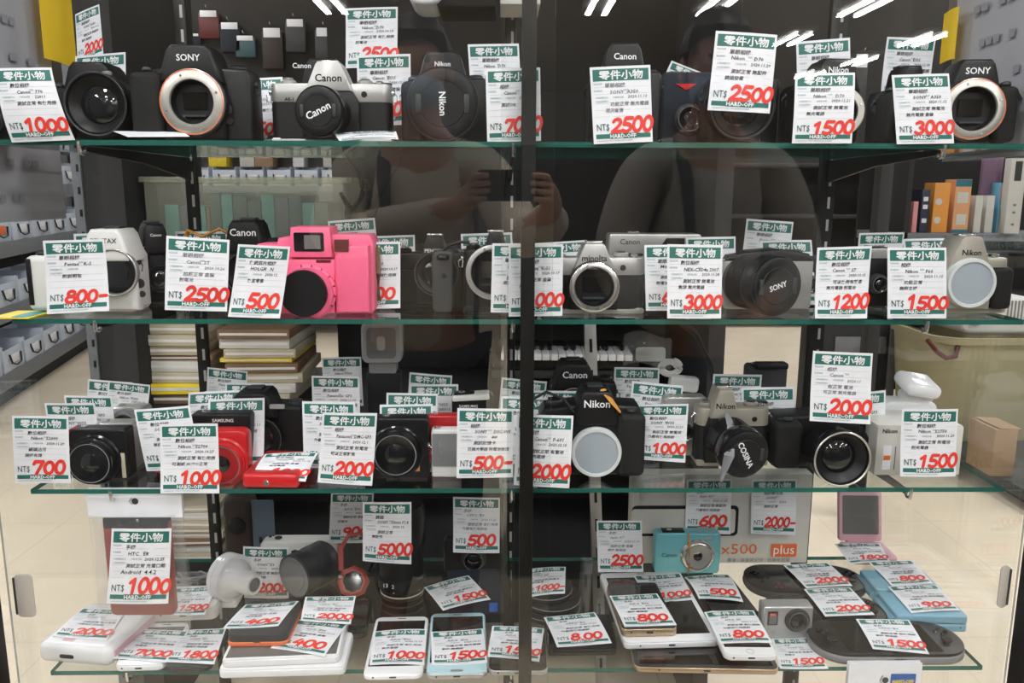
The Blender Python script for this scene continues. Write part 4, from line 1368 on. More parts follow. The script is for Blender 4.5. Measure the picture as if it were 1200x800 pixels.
q = P(226, 672, 0.24)
r = thing('cable_bundle', 'tangled grey cable with a plug at the back left corner', 'cable', (q.x, 0.24, Z4))
pts = []
for k in range(70):
    a_ = k * 0.55
    pts.append((0.022 * math.cos(a_) + 0.006 * math.sin(k * 1.7), 0.014 * math.sin(a_), 0.006 + 0.012 * abs(math.sin(k * 0.37)) + 0.0002 * k))
MB('grey').tube(pts, 0.0022).build('cable', r)
MB('dgrey').box((0.02, -0.016, 0.02), (0.026, 0.012, 0.012), bev=0.003, X=RZ(20)).build('plug', r)

# pale notebooks under the black phone
phone('tablet', 'lower of two stacked white tablets, edge at the front', [(276, 742), (410, 741), (408, 783), (258, 783)], Z4, 0.012, body='bwhite', screen=None, rad=0.008, earp=False, port=False)
phone('tablet', 'upper of two stacked white tablets, its grey face under tags', [(280, 726), (403, 724), (402, 770), (262, 771)], Z4 + 0.0125, 0.011, body='bwhite', screen='gscreen', inset=(0.03, 0.05, 0.08), rad=0.008, earp=False, port=False)
zz4 = Z4 + 0.0250
phone('smartphone', 'black phone with a red underside lying on the white tablets', [(292, 704), (356, 702), (337, 742), (259, 747)], zz4, 0.016, body='dgrey', edge='orange', screen=None, et=0.42)
phone('smartphone', 'slim black phone standing out right of the 2000 tag', [(414, 700), (437, 700), (428, 738), (408, 738)], Z4, 0.014, body='black_gloss')

phone('smartphone', 'white phone with a black screen under a 1000 tag, bottom centre', [(440, 722), (501, 722), (497, 790), (426, 790)], Z4, 0.008, body='bwhite', inset=(0.06, 0.13, 0.09))
phone('smartphone', 'pale blue phone with a pill button under the 1500 tag', [(504, 718), (569, 717), (571, 788), (500, 790)], Z4, 0.008, body='iceblue', edge='silver', inset=(0.05, 0.17, 0.08), button='pill')
phone('smartphone', 'black phone at the middle, crossed by the dark centre post', [(574, 736), (640, 736), (640, 784), (572, 786)], Z4, 0.008, body='black_gloss', edge='silver', inset=(0.05, 0.13, 0.09))

# stack of round things
for i, (px, rad, z0, hh) in enumerate(((648, 0.044, 0.0, 0.015), (650, 0.042, 0.0152, 0.013), (644, 0.037, 0.0284, 0.016))):
    q = PZ(px - 3, 683, Z4 + 0.044)
    r = thing('lens_hood', '%s black round cap of the stack right of the centre post' % ('lowest', 'middle', 'topmost')[i], 'lens cap', (q.x, q.y, Z4 + z0), 0, 'stack of round caps')
    MB('rubber').lathe([(0, 0), (rad * 0.96, 0), (rad, 0.002), (rad, hh - 0.003), (rad * 0.97, hh), (rad * 0.9, hh), (0, hh)], X=RX(90), n=48).build('rim', r)
    MB('grey').lathe([(rad * 1.0, hh * 0.45), (rad * 1.012, hh * 0.5), (rad * 1.0, hh * 0.55)], X=RX(90), n=48).build('band', r)

q4 = [(640, 722), (716, 716), (720, 752), (641, 756)]
o, w_, l_, a_ = fitrect(q4, Z4 + 0.018)
r = thing('media_box', 'black flat box with a ribbed front under the left 800 tag', 'electronic device', (o.x, o.y, Z4), a_ * 0.4)
MB('black').slab(rrect(-w_ / 2, -l_ / 2, w_ / 2, l_ / 2, 0.004), 0, 0.018, bev=0.002).build('shell', r)
mb = MB('dgrey')
for k in range(3):
    mb.box((0, -l_ / 2 - 0.0003, 0.005 + k * 0.0042), (w_ * 0.82, 0.001, 0.0016))
mb.build('front_ribs', r)

# tablets on the right of the post
phone('tablet', 'dark tablet with a gold edge, lowest of the pile right of centre', [(736, 742), (898, 742), (908, 782), (744, 782)], Z4, 0.009, body='dgrey', edge='goldedge', inset=(0.04, 0.08, 0.08))
phone('tablet', 'white tablet with a black screen under the gold-edged phone', [(702, 671), (798, 669), (842, 749), (732, 754)], Z4 + 0.010, 0.010, body='bwhite', inset=(0.06, 0.09, 0.09), rad=0.008)
phone('smartphone', 'thick phone with a gold edge lying on the white tablet', [(712, 683), (770, 681), (793, 734), (728, 737)], Z4 + 0.0208, 0.013, body='dgrey', edge='goldedge', inset=(0.05, 0.08, 0.08), rad=0.008)
phone('smartphone', 'black phone under the curled 500 tag right of the white tablet', [(804, 676), (856, 673), (893, 722), (838, 724)], Z4 + 0.010, 0.009, body='black_gloss', rad=0.008)
phone('smartphone', 'white phone with a round button sticking out below the right 800 tag', [(828, 716), (886, 714), (908, 766), (849, 768)], Z4 + 0.0205, 0.009, body='bwhite', button='round', inset=(0.06, 0.16, 0.14), rad=0.010)

# aqua compact
c = Pl(767, 843, 625, 0.205, Z4, yb=672)
r = compact(c, 'aqua blue compact camera with a silver lens, before the big white box', body='aqua', text='Canon', tpos=(-0.56, 0.47), tcol='dgrey', twd=0.24, lc=c.loc(817, 650), lr=c.r(18), lout=0.008, ring='chrome', inner='silver', glassr=0.30, flash=(0.32, 0.88), rad=0.006)
a = c.loc(806, 640)
MB('goldstrap').tube([(a[0], -0.002, c.H + 0.001), (a[0] + 0.001, -0.010, c.H * 0.6), (a[0] + 0.002, -0.010, c.H * 0.25), (a[0] + 0.002, -0.002, 0.001)], 0.0014).build('rubber_band', r)
MB('black').box((-c.W * 0.22, 0.012, c.H), (c.W * 0.34, 0.016, 0.004), bev=0.001).build('top_controls', r)

# big white box
c = Pl(738, 946, 556, 0.27, Z4, yb=660)
W, H = c.W, c.H
r = thing('printed_box', 'large white box with orange printing standing at the back right', 'box', c.o)
mb = MB('boxwhite').box((0, 0.016, H / 2), (W, 0.03, H), bev=0.001)
mb.text('x500', c.loc(868, 645)[0] - 0.003, -0.0003, c.loc(868, 643)[1], wd=0.060, h=0.018, m='orange')
a, b = c.loc(903, 652), c.loc(934, 637)
mb.prism(rrect(a[0], a[1], b[0], b[1], 0.002), -0.0005, 0.0, 'orange')
mb.text('plus', (a[0] + b[0]) / 2, -0.0008, (a[1] + b[1]) / 2 - 0.001, wd=(b[0] - a[0]) * 0.8, m='white')
mb.text('專業 / 高畫質記錄 / 超廣角鏡頭', c.loc(889, 656)[0], -0.0003, c.loc(889, 656)[1], wd=0.105, m='grey')
mb.build('carton', r)
a, b = c.loc(716, 628), c.loc(866, 592)
mb = MB('black')
oo = rrect(-W / 2 + 0.001, a[1], b[0], b[1], 0.008)
ii = rrect(-W / 2 - 0.02, a[1] + 0.004, b[0] - 0.005, b[1] - 0.005, 0.006)
mb.prism(oo, -0.0006, 0.0)
mb.build('printed_frame', r)
MB('boxwhite').prism(rrect(-W / 2 + 0.001, a[1] + 0.005, b[0] - 0.005, b[1] - 0.006, 0.005), -0.0009, -0.0004).build('printed_panel', r)


def handheld(label, q, z, t, body='black', rim='dgrey', cat='handheld console', stick=True, deg=None):
    o, w_, l_, a_ = fitrect(q, z + t)
    if deg is not None:
        a_ = deg
    r = thing('handheld_console', label, cat, (o.x, o.y, z), a_)
    MB(rim).slab(rrect(-w_ / 2, -l_ / 2, w_ / 2, l_ / 2, l_ * 0.46, 10), 0, t * 0.8, bev=t * 0.3, seg=3).build('shell', r)
    MB(body).slab(rrect(-w_ / 2 + 0.001, -l_ / 2 + 0.001, w_ / 2 - 0.001, l_ / 2 - 0.001, l_ * 0.45, 10), t * 0.7, t, bev=t * 0.12).build('front_plate', r)
    MB('screen').slab(rrect(-w_ * 0.30, -l_ * 0.42, w_ * 0.30, l_ * 0.42, 0.001), t - 0.0002, t + 0.0004).build('screen', r)
    d = MB('black_gloss')
    x_ = -w_ * 0.40
    d.slab(rrect(x_ - 0.008, l_ * 0.14 - 0.0028, x_ + 0.008, l_ * 0.14 + 0.0028, 0.0008), t, t + 0.002, bev=0.0005)
    d.slab(rrect(x_ - 0.0028, l_ * 0.14 - 0.008, x_ + 0.0028, l_ * 0.14 + 0.008, 0.0008), t, t + 0.002, bev=0.0005)
    d.build('d_pad', r)
    for dx, dy in ((0.007, 0), (-0.007, 0), (0, 0.007), (0, -0.007)):
        MB('black_gloss').disc(0.003, 0, 0.002, X=T(w_ * 0.40 + dx, l_ * 0.14 + dy, t - 0.0002) @ RX(90), n=14).build('button', r)
    if stick:
        for s in (-1, 1):
            MB('rubber').lathe([(0.003, 0), (0.003, 0.003), (0.0065, 0.0035), (0.0068, 0.005), (0.005, 0.006), (0, 0.0052)], X=T(s * w_ * 0.375, -l_ * 0.16, t - 0.0002) @ RX(90), n=24).build('thumb_stick', r)
    mb = MB('silver').prism(rrect(-w_ * 0.26, t * 0.42, -w_ * 0.08, t * 0.58, 0.0005), -l_ / 2 - 0.0004, -l_ / 2 + 0.001)
    mb.prism(rrect(-0.006, t * 0.25, 0.010, t * 0.6, 0.001), -l_ / 2 - 0.0004, -l_ / 2 + 0.001, 'black')
    mb.build('front_ports', r)
    return r


handheld('black handheld console at the back under the upper right 2000 tag', [(868, 662), (1008, 660), (1012, 690), (880, 694)], Z4, 0.016, deg=-2)
handheld('black handheld console in the middle under the lower right 2000 tag', [(893, 698), (1030, 695), (1040, 728), (900, 730)], Z4, 0.016, deg=-2)
handheld('large glossy handheld console at the front right under the 1500 tag', [(949, 728), (1122, 727), (1126, 764), (950, 766)], Z4, 0.017, body='black', rim='grey', deg=-1)

# little action camera
c = Pl(893, 951, 711, 0.070, Z4, yb=749)
r = compact(c, 'small silver action camera with a dark round lens and a tiny display', body='silver', lc=c.loc(934, 726), lr=c.r(13), lout=0.006, ring='dgrey', flash=None, rad=0.003, button=False, glassr=0.6)
a, b = c.loc(899, 732), c.loc(912, 716)
o_ = MB('dgrey').prism(rrect(a[0], a[1], b[0], b[1], 0.001), -0.001, 0.0005).build('display_frame', r)
MB('gscreen').prism(rrect(a[0] + 0.002, a[1] + 0.002, b[0] - 0.002, b[1] - 0.006, 0.0005), -0.0014, -0.0008).build('display', o_)
MB('orange').prism(rrect(a[0] + 0.003, b[1] - 0.006, b[0] - 0.003, b[1] - 0.003, 0.0003), -0.0014, -0.0008).build('display_bar', o_)
MB('silver').lathe([(0.0048, 0.0), (0.0048, -0.0008), (0.004, -0.0008), (0.004, 0)], X=T(*[c.loc(905, 740)[0], 0, c.loc(905, 740)[1]]), n=24).build('shutter_button', r)

# pink clamshell console
q4 = [(977, 637), (1033, 637), (1044, 661), (990, 663)]
t = 0.014
o, w_, l_, a_ = fitrect(q4, Z4 + t)
w_ = 0.076
r = thing('clamshell_console', 'pale pink clamshell handheld console standing open with a grey screen', 'handheld console', tuple(PZ(1008, 634, Z4 + 0.014))[:2] + (Z4,), -2)
MB('pinkpale').slab(rrect(-w_ / 2, -0.064, w_ / 2, 0.0, 0.006), 0, t, bev=0.003, seg=3).build('base', r)
hh = P(1008, 579, r.location.y).z - Z4 - t
lid = MB('pinkpale').prism(rrect(-w_ / 2 + 0.001, 0, w_ / 2 - 0.001, hh, 0.005), -0.005, 0.005, bev=0.002, seg=3, X=T(0, 0.003, t) @ RX(-12)).build('lid', r)
MB('gscreen').prism(rrect(-w_ / 2 + 0.007, 0.012, w_ / 2 - 0.007, hh - 0.007, 0.002), -0.0056, -0.004, X=T(0, 0.003, t) @ RX(-12)).build('screen', lid)
MB('pinkpale').tube([(-w_ * 0.3, 0.003, t), (w_ * 0.3, 0.003, t)], 0.005, n=14).build('hinge', r)

# sky blue clamshell consoles
for k, (q4, z, lab) in enumerate((([(1008, 669), (1076, 662), (1106, 690), (1030, 697)], 0.0, 'sky blue folded handheld console at the back right under the 800 tag'), ([(1026, 700), (1104, 690), (1131, 716), (1058, 724)], 0.0, 'sky blue folded handheld console at the front right under the 900 tag'))):
    t = 0.024
    o, w_, l_, a_ = fitrect(q4, Z4 + t)
    r = thing('clamshell_console', lab, 'handheld console', (o.x, o.y, Z4 + z), -3)
    w_, l_ = 0.100, 0.066 if k == 0 else 0.070
    MB('sky').slab(rrect(-w_ / 2, -l_ / 2, w_ / 2, l_ / 2, 0.005), 0, t * 0.48, bev=0.002, seg=3).build('base', r)
    MB('sky').slab(rrect(-w_ / 2, -l_ / 2, w_ / 2, l_ / 2, 0.005), t * 0.52, t, bev=0.002, seg=3).build('lid', r)
    MB('sky').tube([(-w_ / 2 - 0.001, -l_ / 2 + 0.004, t * 0.5), (-w_ / 2 - 0.001, l_ / 2 - 0.006, t * 0.5)], 0.006, n=14).build('hinge', r)
    MB('dgrey').disc(0.0012, -l_ / 2 - 0.0002, -l_ / 2 + 0.001, X=T(w_ * 0.40, 0, t * 0.3), n=10).build('jack', r)

hangbag('hanging_bag', 'clear bag with a white punched header card and a small blue sticker, bottom right', 990, 1080, 775, 822, 960, 0.022, sticker=True)
# ================================================================== price tags
def arc(cx, cy, rx, ry, a0, a1, n=12):
    return [(cx + rx * math.cos(R(a0 + (a1 - a0) * k / n)), cy + ry * math.sin(R(a0 + (a1 - a0) * k / n))) for k in range(n + 1)]


DIG = {
    '0': [arc(0.32, 0.5, 0.24, 0.44, 90, 450, 20)],
    '1': [[(0.12, 0.72), (0.34, 0.94), (0.34, 0.06)]],
    '2': [arc(0.30, 0.70, 0.22, 0.24, 165, -30, 10) + [(0.34, 0.36), (0.08, 0.08), (0.60, 0.10)]],
    '3': [arc(0.28, 0.72, 0.21, 0.21, 150, -70, 10) + arc(0.28, 0.29, 0.25, 0.23, 80, -150, 12)],
    '4': [[(0.30, 0.95), (0.08, 0.38), (0.60, 0.42)], [(0.46, 0.70), (0.42, 0.04)]],
    '5': [[(0.58, 0.93), (0.18, 0.93), (0.12, 0.54)] + arc(0.28, 0.31, 0.26, 0.25, 115, -140, 12)],
    '6': [[(0.50, 0.94), (0.26, 0.78)] + arc(0.32, 0.30, 0.24, 0.24, 150, 480, 18)],
    '7': [[(0.08, 0.74), (0.12, 0.90), (0.58, 0.90), (0.28, 0.05)]],
    '8': [arc(0.33, 0.72, 0.19, 0.20, 270, -90, 14) + arc(0.32, 0.28, 0.25, 0.23, 90, 450, 16)],
    '9': [arc(0.30, 0.70, 0.21, 0.22, 20, 380, 16) + [(0.50, 0.5), (0.40, 0.05)]],
    '-': [[(0.14, 0.46), (0.50, 0.48)]],
    '.': [[(0.12, 0.06), (0.14, 0.02)]],
}


def ribbon(pts, wdt, n=8):
    """marker stroke: round-ended flat ribbon in 2-D"""
    vs, fs = [], []
    for i, (x, y) in enumerate(pts):
        k0 = len(vs)
        r_ = wdt / 2
        vs += [(x + r_ * 0.85 * math.cos(2 * math.pi * k / n), y + r_ * 1.1 * math.sin(2 * math.pi * k / n)) for k in range(n)]
        fs.append(tuple(range(k0, k0 + n)))
    for (ax, ay), (bx, by) in zip(pts, pts[1:]):
        dx, dy = bx - ax, by - ay
        L = math.hypot(dx, dy)
        if L < 1e-6:
            continue
        px, py = -dy / L * wdt / 2, dx / L * wdt / 2
        k0 = len(vs)
        vs += [(ax + px * 0.85, ay + py * 1.1), (ax - px * 0.85, ay - py * 1.1), (bx - px * 0.85, by - py * 1.1), (bx + px * 0.85, by + py * 1.1)]
        fs.append((k0, k0 + 1, k0 + 2, k0 + 3))
    return vs, fs


POOL = {1: ('單眼相機', ['Canon  EOS', 'Nikon  D70', 'SONY  A350', 'Canon  770D', 'Nikon  F50']),
        2: ('單眼相機', ['Pentax  K-S1', 'Canon  EOS-5', 'Nikon  F60', 'Minolta  X7', 'Canon  ST']),
        3: ('數位相機', ['Nikon  S2600', 'SONY  W55', 'Canon  SX1', 'Panasonic GF3', 'Nikon  P300']),
        4: ('手機', ['HTC  E9', 'ASUS  Z00', 'SONY  Z3', 'OPPO  R9', 'Apple  A1'])}
NOTE1 = ['測試正常 無配件', '測試正常 無電池', '功能正常 無充電器', '測試正常 有使用痕', '拍照正常 盒裝']
NOTE2 = ['無充電器', '外觀有使用痕跡', '附電池', '單機 無保固', '現況販售']
TW, TH = 0.066, 0.085


def tag(price, label, TL, TR, Y=None, BL=None, BR=None, shelf=1, z=None, zf=None, lines=None, bend=None, faint=False, Yb=None):
    Zs = (Z1, Z2, Z3, Z4)[shelf - 1]
    if z is not None:                       # lying: back edge on height z, front edge on zf
        zf = z if zf is None else zf
        A, B = PZ(*TL, z), PZ(*TR, z)
        D = PZ(*BL, zf)
        Cc = PZ(*BR, zf) if BR else D + B - A
    else:
        A, B = P(*TL, Y), P(*TR, Y)
        if BL:
            D = P(*BL, Y if Yb is None else Yb)
            Cc = P(*BR, Y if Yb is None else Yb) if BR else D + B - A
        else:
            L = (B - A).length * TH / TW
            u = (B - A).normalized()
            dn = Vector((u.z, 0, -u.x)) * L
            low = min(A.z, B.z) + dn.z
            if low < Zs + 0.001:
                hgt = min(A.z, B.z) - Zs - 0.001
                k = max(0.2, hgt / -dn.z)
                k = min(k, 1.0)
                off = L * math.sqrt(max(0, 1 - k * k))
                dn = Vector((dn.x * k, -min(off, 0.03), dn.z * k))
            D, Cc = A + dn, B + dn
    nrm = (B - A).cross(D - A)
    nrm.normalize()
    if nrm.dot(CAM - A) < 0:
        nrm = -nrm
    if bend is None:
        bend = random.uniform(-0.0025, 0.002)
    b2 = random.uniform(-0.001, 0.002)

    def S(u, v, h):
        p = A * ((1 - u) * (1 - v)) + B * (u * (1 - v)) + D * ((1 - u) * v) + Cc * (u * v)
        return p + nrm * (h + bend * 4 * v * (1 - v) + b2 * 4 * u * (1 - u))

    mb = MB()
    nu, nv = 6, 8
    vs, fs = [], []
    for h in (0.0, -0.00045):
        for j in range(nv + 1):
            for i in range(nu + 1):
                vs.append(S(i / nu, j / nv, h))
    k1 = (nu + 1) * (nv + 1)
    for j in range(nv):
        for i in range(nu):
            q = j * (nu + 1) + i
            fs.append((q, q + nu + 1, q + nu + 2, q + 1))
            q += k1
            fs.append((q, q + 1, q + nu + 2, q + nu + 1))
    rim = [i for i in range(nu)] + [(nu + 1) * j + nu for j in range(nv)] + [nv * (nu + 1) + nu - i for i in range(nu)] + [(nu + 1) * (nv - j) for j in range(nv)]
    for a_, b_ in zip(rim, rim[1:] + rim[:1]):
        fs.append((a_, b_, b_ + k1, a_ + k1))
    mb.add(vs, fs, 'paper')

    def rect(u0, v0, u1, v1, m, h=0.00025, n=4, k=2):
        g = [S(u0 + (u1 - u0) * i / n, v0 + (v1 - v0) * j / k, h) for j in range(k + 1) for i in range(n + 1)]
        mb.add(g, [(j * (n + 1) + i, (j + 1) * (n + 1) + i, (j + 1) * (n + 1) + i + 1, j * (n + 1) + i + 1) for j in range(k) for i in range(n)], m)

    asp = TW / TH

    def txt(s, u0, v1, hv, m, wu=None, bold=0.0, h=0.0005, res=1, shear=0.0):
        g, f, (x0, y0, x1, y1) = text_geo(s, bold, res)
        ky = hv / max(1e-6, y1 - y0)
        kx = (wu / max(1e-6, x1 - x0)) if wu else ky / asp
        mb.add([S(u0 + (x - x0) * kx + shear * (y - y0) * ky, v1 - (y - y0) * ky, h) for x, y in g], f, m)

    rect(0.04, 0.035, 0.965, 0.185, 'green')
    txt('零件小物', 0.14, 0.172, 0.122, 'white', wu=0.73, bold=0.022, res=2)
    for s_, u, v in (('商品名稱', 0.045, 0.232), ('製造廠商', 0.045, 0.322), ('型號', 0.55, 0.322), ('□保證書付□', 0.07, 0.412), ('□檢查日期', 0.36, 0.412), ('□商品特徵□', 0.07, 0.462)):
        txt(s_, u, v, 0.026, 'lgreen')
    for v in (0.262, 0.352, 0.475, 0.56, 0.645):
        rect(0.05, v, 0.95, v + 0.004, 'rule', n=2, k=1)
    kind, makers = POOL[shelf]
    if lines is None:
        mk = random.choice(makers)
        lines = [kind, mk, '2020.1%d.%d' % (random.randint(0, 2), random.randint(10, 29)), random.choice(NOTE1), random.choice(NOTE2)]
    pen = 'ink2' if faint else 'ink'
    pos = ((0.24, 0.275, 0.062), (0.30, 0.352, 0.048), (0.60, 0.420, 0.040), (0.28, 0.520, 0.058), (0.20, 0.600, 0.055))
    for s_, (u, v, hv) in zip(lines, pos):
        if s_:
            mxw = 0.96 - u
            g = text_geo(s_, 0.0, 1)[2]
            wn = (g[2] - g[0]) * hv / max(1e-6, g[3] - g[1]) / asp
            txt(s_, u + random.uniform(-0.02, 0.03), v + random.uniform(-0.006, 0.006), hv, pen, wu=min(wn, mxw - 0.03), shear=0.2, h=0.0004, bold=0.012)
    txt('NT$', 0.065, 0.845, 0.105, 'dgreen', wu=0.21, bold=0.004)
    if price:
        n = len(price)
        adv = min(0.20, 0.70 / n)
        u = 0.29 + random.uniform(-0.01, 0.02)
        hd = random.uniform(0.18, 0.205)
        kx = adv / 0.62
        v1 = 0.868 + random.uniform(-0.008, 0.008)
        for ch in price:
            if ch == '.':
                adv_ = adv * 0.35
            else:
                adv_ = adv
            sc = random.uniform(0.92, 1.08)
            for st in DIG[ch]:
                g, f = ribbon(st, 0.225)
                mb.add([S(u + x * kx + 0.22 * y * hd, v1 - y * hd * sc, 0.0006) for x, y in g], f, 'red_ink')
            u += adv_
    rect(0.045, 0.875, 0.965, 0.935, 'green')
    rect(0.27, 0.868, 0.73, 0.940, 'green', h=0.0003)
    txt('HARD-OFF', 0.28, 0.934, 0.058, 'white', wu=0.44, bold=0.03, h=0.0007)
    txt('本商品為零件小物恕不退換貨請確認後再購買', 0.06, 0.972, 0.018, 'lgreen', wu=0.60)
    lo = (D + Cc) / 2
    o = mb.build('price_tag', loc=tuple(lo), ang=60)
    return props(o, label, 'price tag', 'green-headed price tags')


YT = 0.0255
# ---- first shelf
tag('1000', 'bent price tag reading 1000 at the far left of the top shelf', (-6, 80), (60, 79), YT, (14, 167), (88, 164), 1, lines=['數位相機', 'Canon   770', '22011', '測試正常 有使用痕', ''], bend=0.006)
tag('2000', 'narrow slanted price tag beside the yellow sheet at top left', (88, 17), (116, 5), 0.23, (91, 76), (121, 63), 1)
tag('', 'price tag lying back behind the dark camera below the yellow sheet', (88, 66), (147, 61), 0.215, (90, 140), None, 1)
tag('1500', 'price tag reading 15, between the bare-mount camera and the silver-topped film camera', (268, 93), (331, 90), 0.18, None, None, 1)
tag('2500', 'price tag reading 2500 at the back, behind the silver-topped film camera', (405, 10), (466, 8), 0.255, (405, 80), None, 1)
tag('1000', 'price tag leaning on the right shoulder of the silver-topped film camera', (418, 65), (481, 63), 0.185, (419, 148), None, 1)
tag('1000', 'price tag behind the 70 tag, right of the capped lens', (548, 52), (608, 51), 0.20, (553, 130), None, 1)
tag('7000', 'price tag reading 70, cut by the centre post on the top shelf', (569, 81), (633, 79), YT + 0.006, (571, 167), None, 1, lines=['相機', 'Canon', '2020', '測試OK', ''])
tag('2500', 'price tag reading 2500 in front of a black camera, right of the centre post', (691, 79), (762, 76), YT, (696, 169), (765, 166), 1, faint=True)
tag('2500', 'raised price tag reading 2500 that overhangs a dark lens on the top shelf', (839, 36), (911, 41), YT, (829, 129), (902, 133), 1, lines=['單眼相機', 'Nikon      D70', '2020.11.29', '測試正常 無配件', '鏡頭發霉'])
tag('1500', 'price tag reading 1500 in front of the rounded camera on the top shelf', (932, 86), (1002, 85), YT, (928, 168), (998, 168), 1, lines=['單眼相機', 'Nikon      D70', '2020.12.21', '測試正常 無電池', '無充電器'])
tag('', 'price tag showing only its dim head above the top-shelf 1500 tag', (933, 49), (996, 44), 0.215, None, None, 1)
tag('', 'price tag showing only its dim head above the top-shelf 3000 tag', (1040, 43), (1097, 45), 0.215, None, None, 1)
tag('3000', 'price tag reading 3000 beside the bare mount at the right of the top shelf', (1045, 88), (1112, 86), YT, (1051, 169), (1118, 168), 1, lines=['單眼相機', 'SONY   A350', '2020.11.12', '測試正常 無電池', '無充電器 盒裝'])
tag('', 'small tilted price tag between the two 2500 tags of the top shelf', (787, 71), (836, 90), 0.24, (766, 118), None, 1)
tag('', 'price tag lying almost flat on the top shelf before the film camera', (392, 157), (464, 154), 0.06, (398, 165), (467, 163), 1, Yb=0.036, bend=0)
# ---- second shelf
tag('800-', 'price tag reading 800 in front of the white camera', (50, 282), (122, 280), YT, (55, 368), (128, 364), 2, lines=['單眼相機', 'Pentax   K-S', '', '附說明包', ''])
tag('', 'price tag corner peeping out above the 800 tag', (86, 274), (148, 272), 0.17, None, None, 2)
tag('2500', 'price tag reading 2500 on the second shelf, left of the pink camera', (195, 276), (269, 281), YT, (193, 363), (266, 365), 2, faint=True)
tag('', 'price tag edge showing just above the second-shelf 2500 tag', (205, 271), (266, 271), 0.215, None, None, 2)
tag('500', 'price tag reading 500 overlapping the pink camera', (279, 286), (340, 289), YT, (267, 371), (328, 373), 2, lines=['傳統底片相機', 'HOLGA   N', '2020.12', '便宜零售', ''])
tag('', 'dim price tag standing behind the top of the pink camera', (384, 259), (439, 255), 0.26, None, None, 2)
tag('', 'price tag half behind another one, just right of the pink camera', (427, 277), (486, 275), 0.225, None, None, 2)
tag('500', 'price tag reading 00 beside the right edge of the pink camera', (407, 284), (469, 283), 0.10, (408, 362), None, 2)
tag('', 'price tag head showing left of the pale mount ring', (540, 274), (600, 272), 0.22, None, None, 2)
tag('', 'price tag with NT$ showing, left of the tag cut by the centre post', (577, 285), (642, 285), YT + 0.022, (575, 366), None, 2)
tag('1000', 'price tag cut by the centre post on the second shelf, reading 000', (596, 287), (660, 286), YT + 0.008, (596, 371), None, 2)
tag('', 'dark price tag head behind the left shoulder of the silver film camera', (626, 285), (688, 281), 0.20, None, None, 2)
tag('6000', 'price tag reading 6, left of the second-shelf 3000 tag', (755, 287), (819, 286), 0.055, (757, 364), None, 2)
tag('3000', 'price tag reading 3000 beside the fat zoom lens on the second shelf', (782, 286), (847, 287), YT, (782, 373), (845, 373), 2, lines=['數位相機', 'NEX-C3D4a 2007', '2020.11.28', '測試正常 無電池', '無線 無充電器'])
tag('', 'price tag head on the silver rangefinder camera', (804, 278), (862, 277), 0.135, (806, 352), None, 2)
tag('', 'price tag standing at the back above the fat zoom lens', (875, 256), (930, 260), 0.245, None, None, 2)
tag('', 'price tag head right of the tall back tag, above the fat zoom lens', (891, 282), (951, 281), 0.175, None, None, 2)
tag('1200', 'price tag reading 1200 on the second shelf', (958, 290), (1022, 288), YT, (955, 373), (1016, 373), 2, lines=['數位相機', 'Canon     S7', '2020.11.15', '可以使用有雜音', '無充電器 附電池'])
tag('', 'dark price tag head at the back, above the gap between the 1200 and 1500 tags', (1007, 273), (1060, 272), 0.265, None, None, 2)
tag('', 'price tag head just above the second-shelf 1500 tag', (1058, 280), (1118, 279), 0.20, None, None, 2)
tag('1500', 'price tag reading 1500 beside the frosted cap of the champagne camera', (1040, 290), (1109, 290), YT, (1040, 373), (1109, 373), 2, lines=['相機', 'Nikon     F60', '2020.11.15', '功能正常', '無附主機'])
# ---- third shelf
tag('700', 'price tag reading 700 at the left end of the third shelf', (14, 487), (80, 488), YT, (18, 566), (83, 566), 3, lines=['數位相機', 'Nikon  S2600', '2020.11.29', '鏡頭沾污', '開機有線'])
tag('', 'price tag just behind and right of the 700 tag', (52, 472), (111, 472), 0.11, None, None, 3)
tag('', 'third price tag back in the row rising from the 700 tag', (75, 463), (131, 464), 0.155, None, None, 3)
tag('', 'farthest left price tag head behind the row rising from the 700 tag', (103, 444), (155, 448), 0.25, None, None, 3)
tag('', 'tilted back-row price tag leaning before the dark column', (127, 446), (176, 451), 0.235, (121, 500), (170, 505), 3)
tag('1000', 'tilted price tag on the left of the red compact camera', (157, 480), (222, 475), 0.075, (172, 552), (238, 548), 3)
tag('1000', 'price tag reading 1000 in front of the red compact camera', (187, 497), (255, 496), YT, (188, 578), (257, 578), 3, lines=['數位相機', 'Nikon   S2700', '2020.10.27', '測試正常 有使用痕', '可測試 AUTO正常'])
tag('', 'dim price tag farthest back above the red compact camera', (243, 430), (290, 435), 0.275, None, None, 3)
tag('', 'price tag back right, second row above the red compact camera', (264, 448), (320, 449), 0.225, None, None, 3)
tag('', 'price tag above left of the red compact camera, third row from the front', (221, 460), (281, 457), 0.185, None, None, 3)
tag('', 'price tag directly above the red compact camera, on the black one', (244, 468), (310, 466), 0.141, None, None, 3)
tag('1000', 'price tag tilted back on the flat pink-red camera', (311, 532), (373, 530), 0.075, (294, 561), (358, 564), 3, Yb=0.03, bend=0.003)
tag('', 'price tag half hidden behind the 2000 tag left of the orange-dotted camera', (354, 470), (416, 471), 0.075, (356, 548), None, 3)
tag('2000', 'price tag reading 2000 beside the camera with the orange square', (378, 483), (442, 484), YT, (372, 565), (436, 569), 3, lines=['相機', 'Panasonic  DMC-GF3', '2020.12.1', '測試正常 附電池', '可以正常對焦'])
tag('', 'price tag in the third row behind the 2000 tag left of centre', (365, 440), (421, 441), 0.195, None, None, 3)
tag('', 'farthest back price tag, just left of the flash gun head', (377, 419), (423, 418), 0.285, None, None, 3)
tag('', 'farthest back price tag of the stepped four, right of the flash gun', (480, 436), (530, 440), 0.265, None, None, 3)
tag('', 'second from the back of the stepped four tags, right of the flash gun', (480, 450), (537, 450), 0.215, None, None, 3)
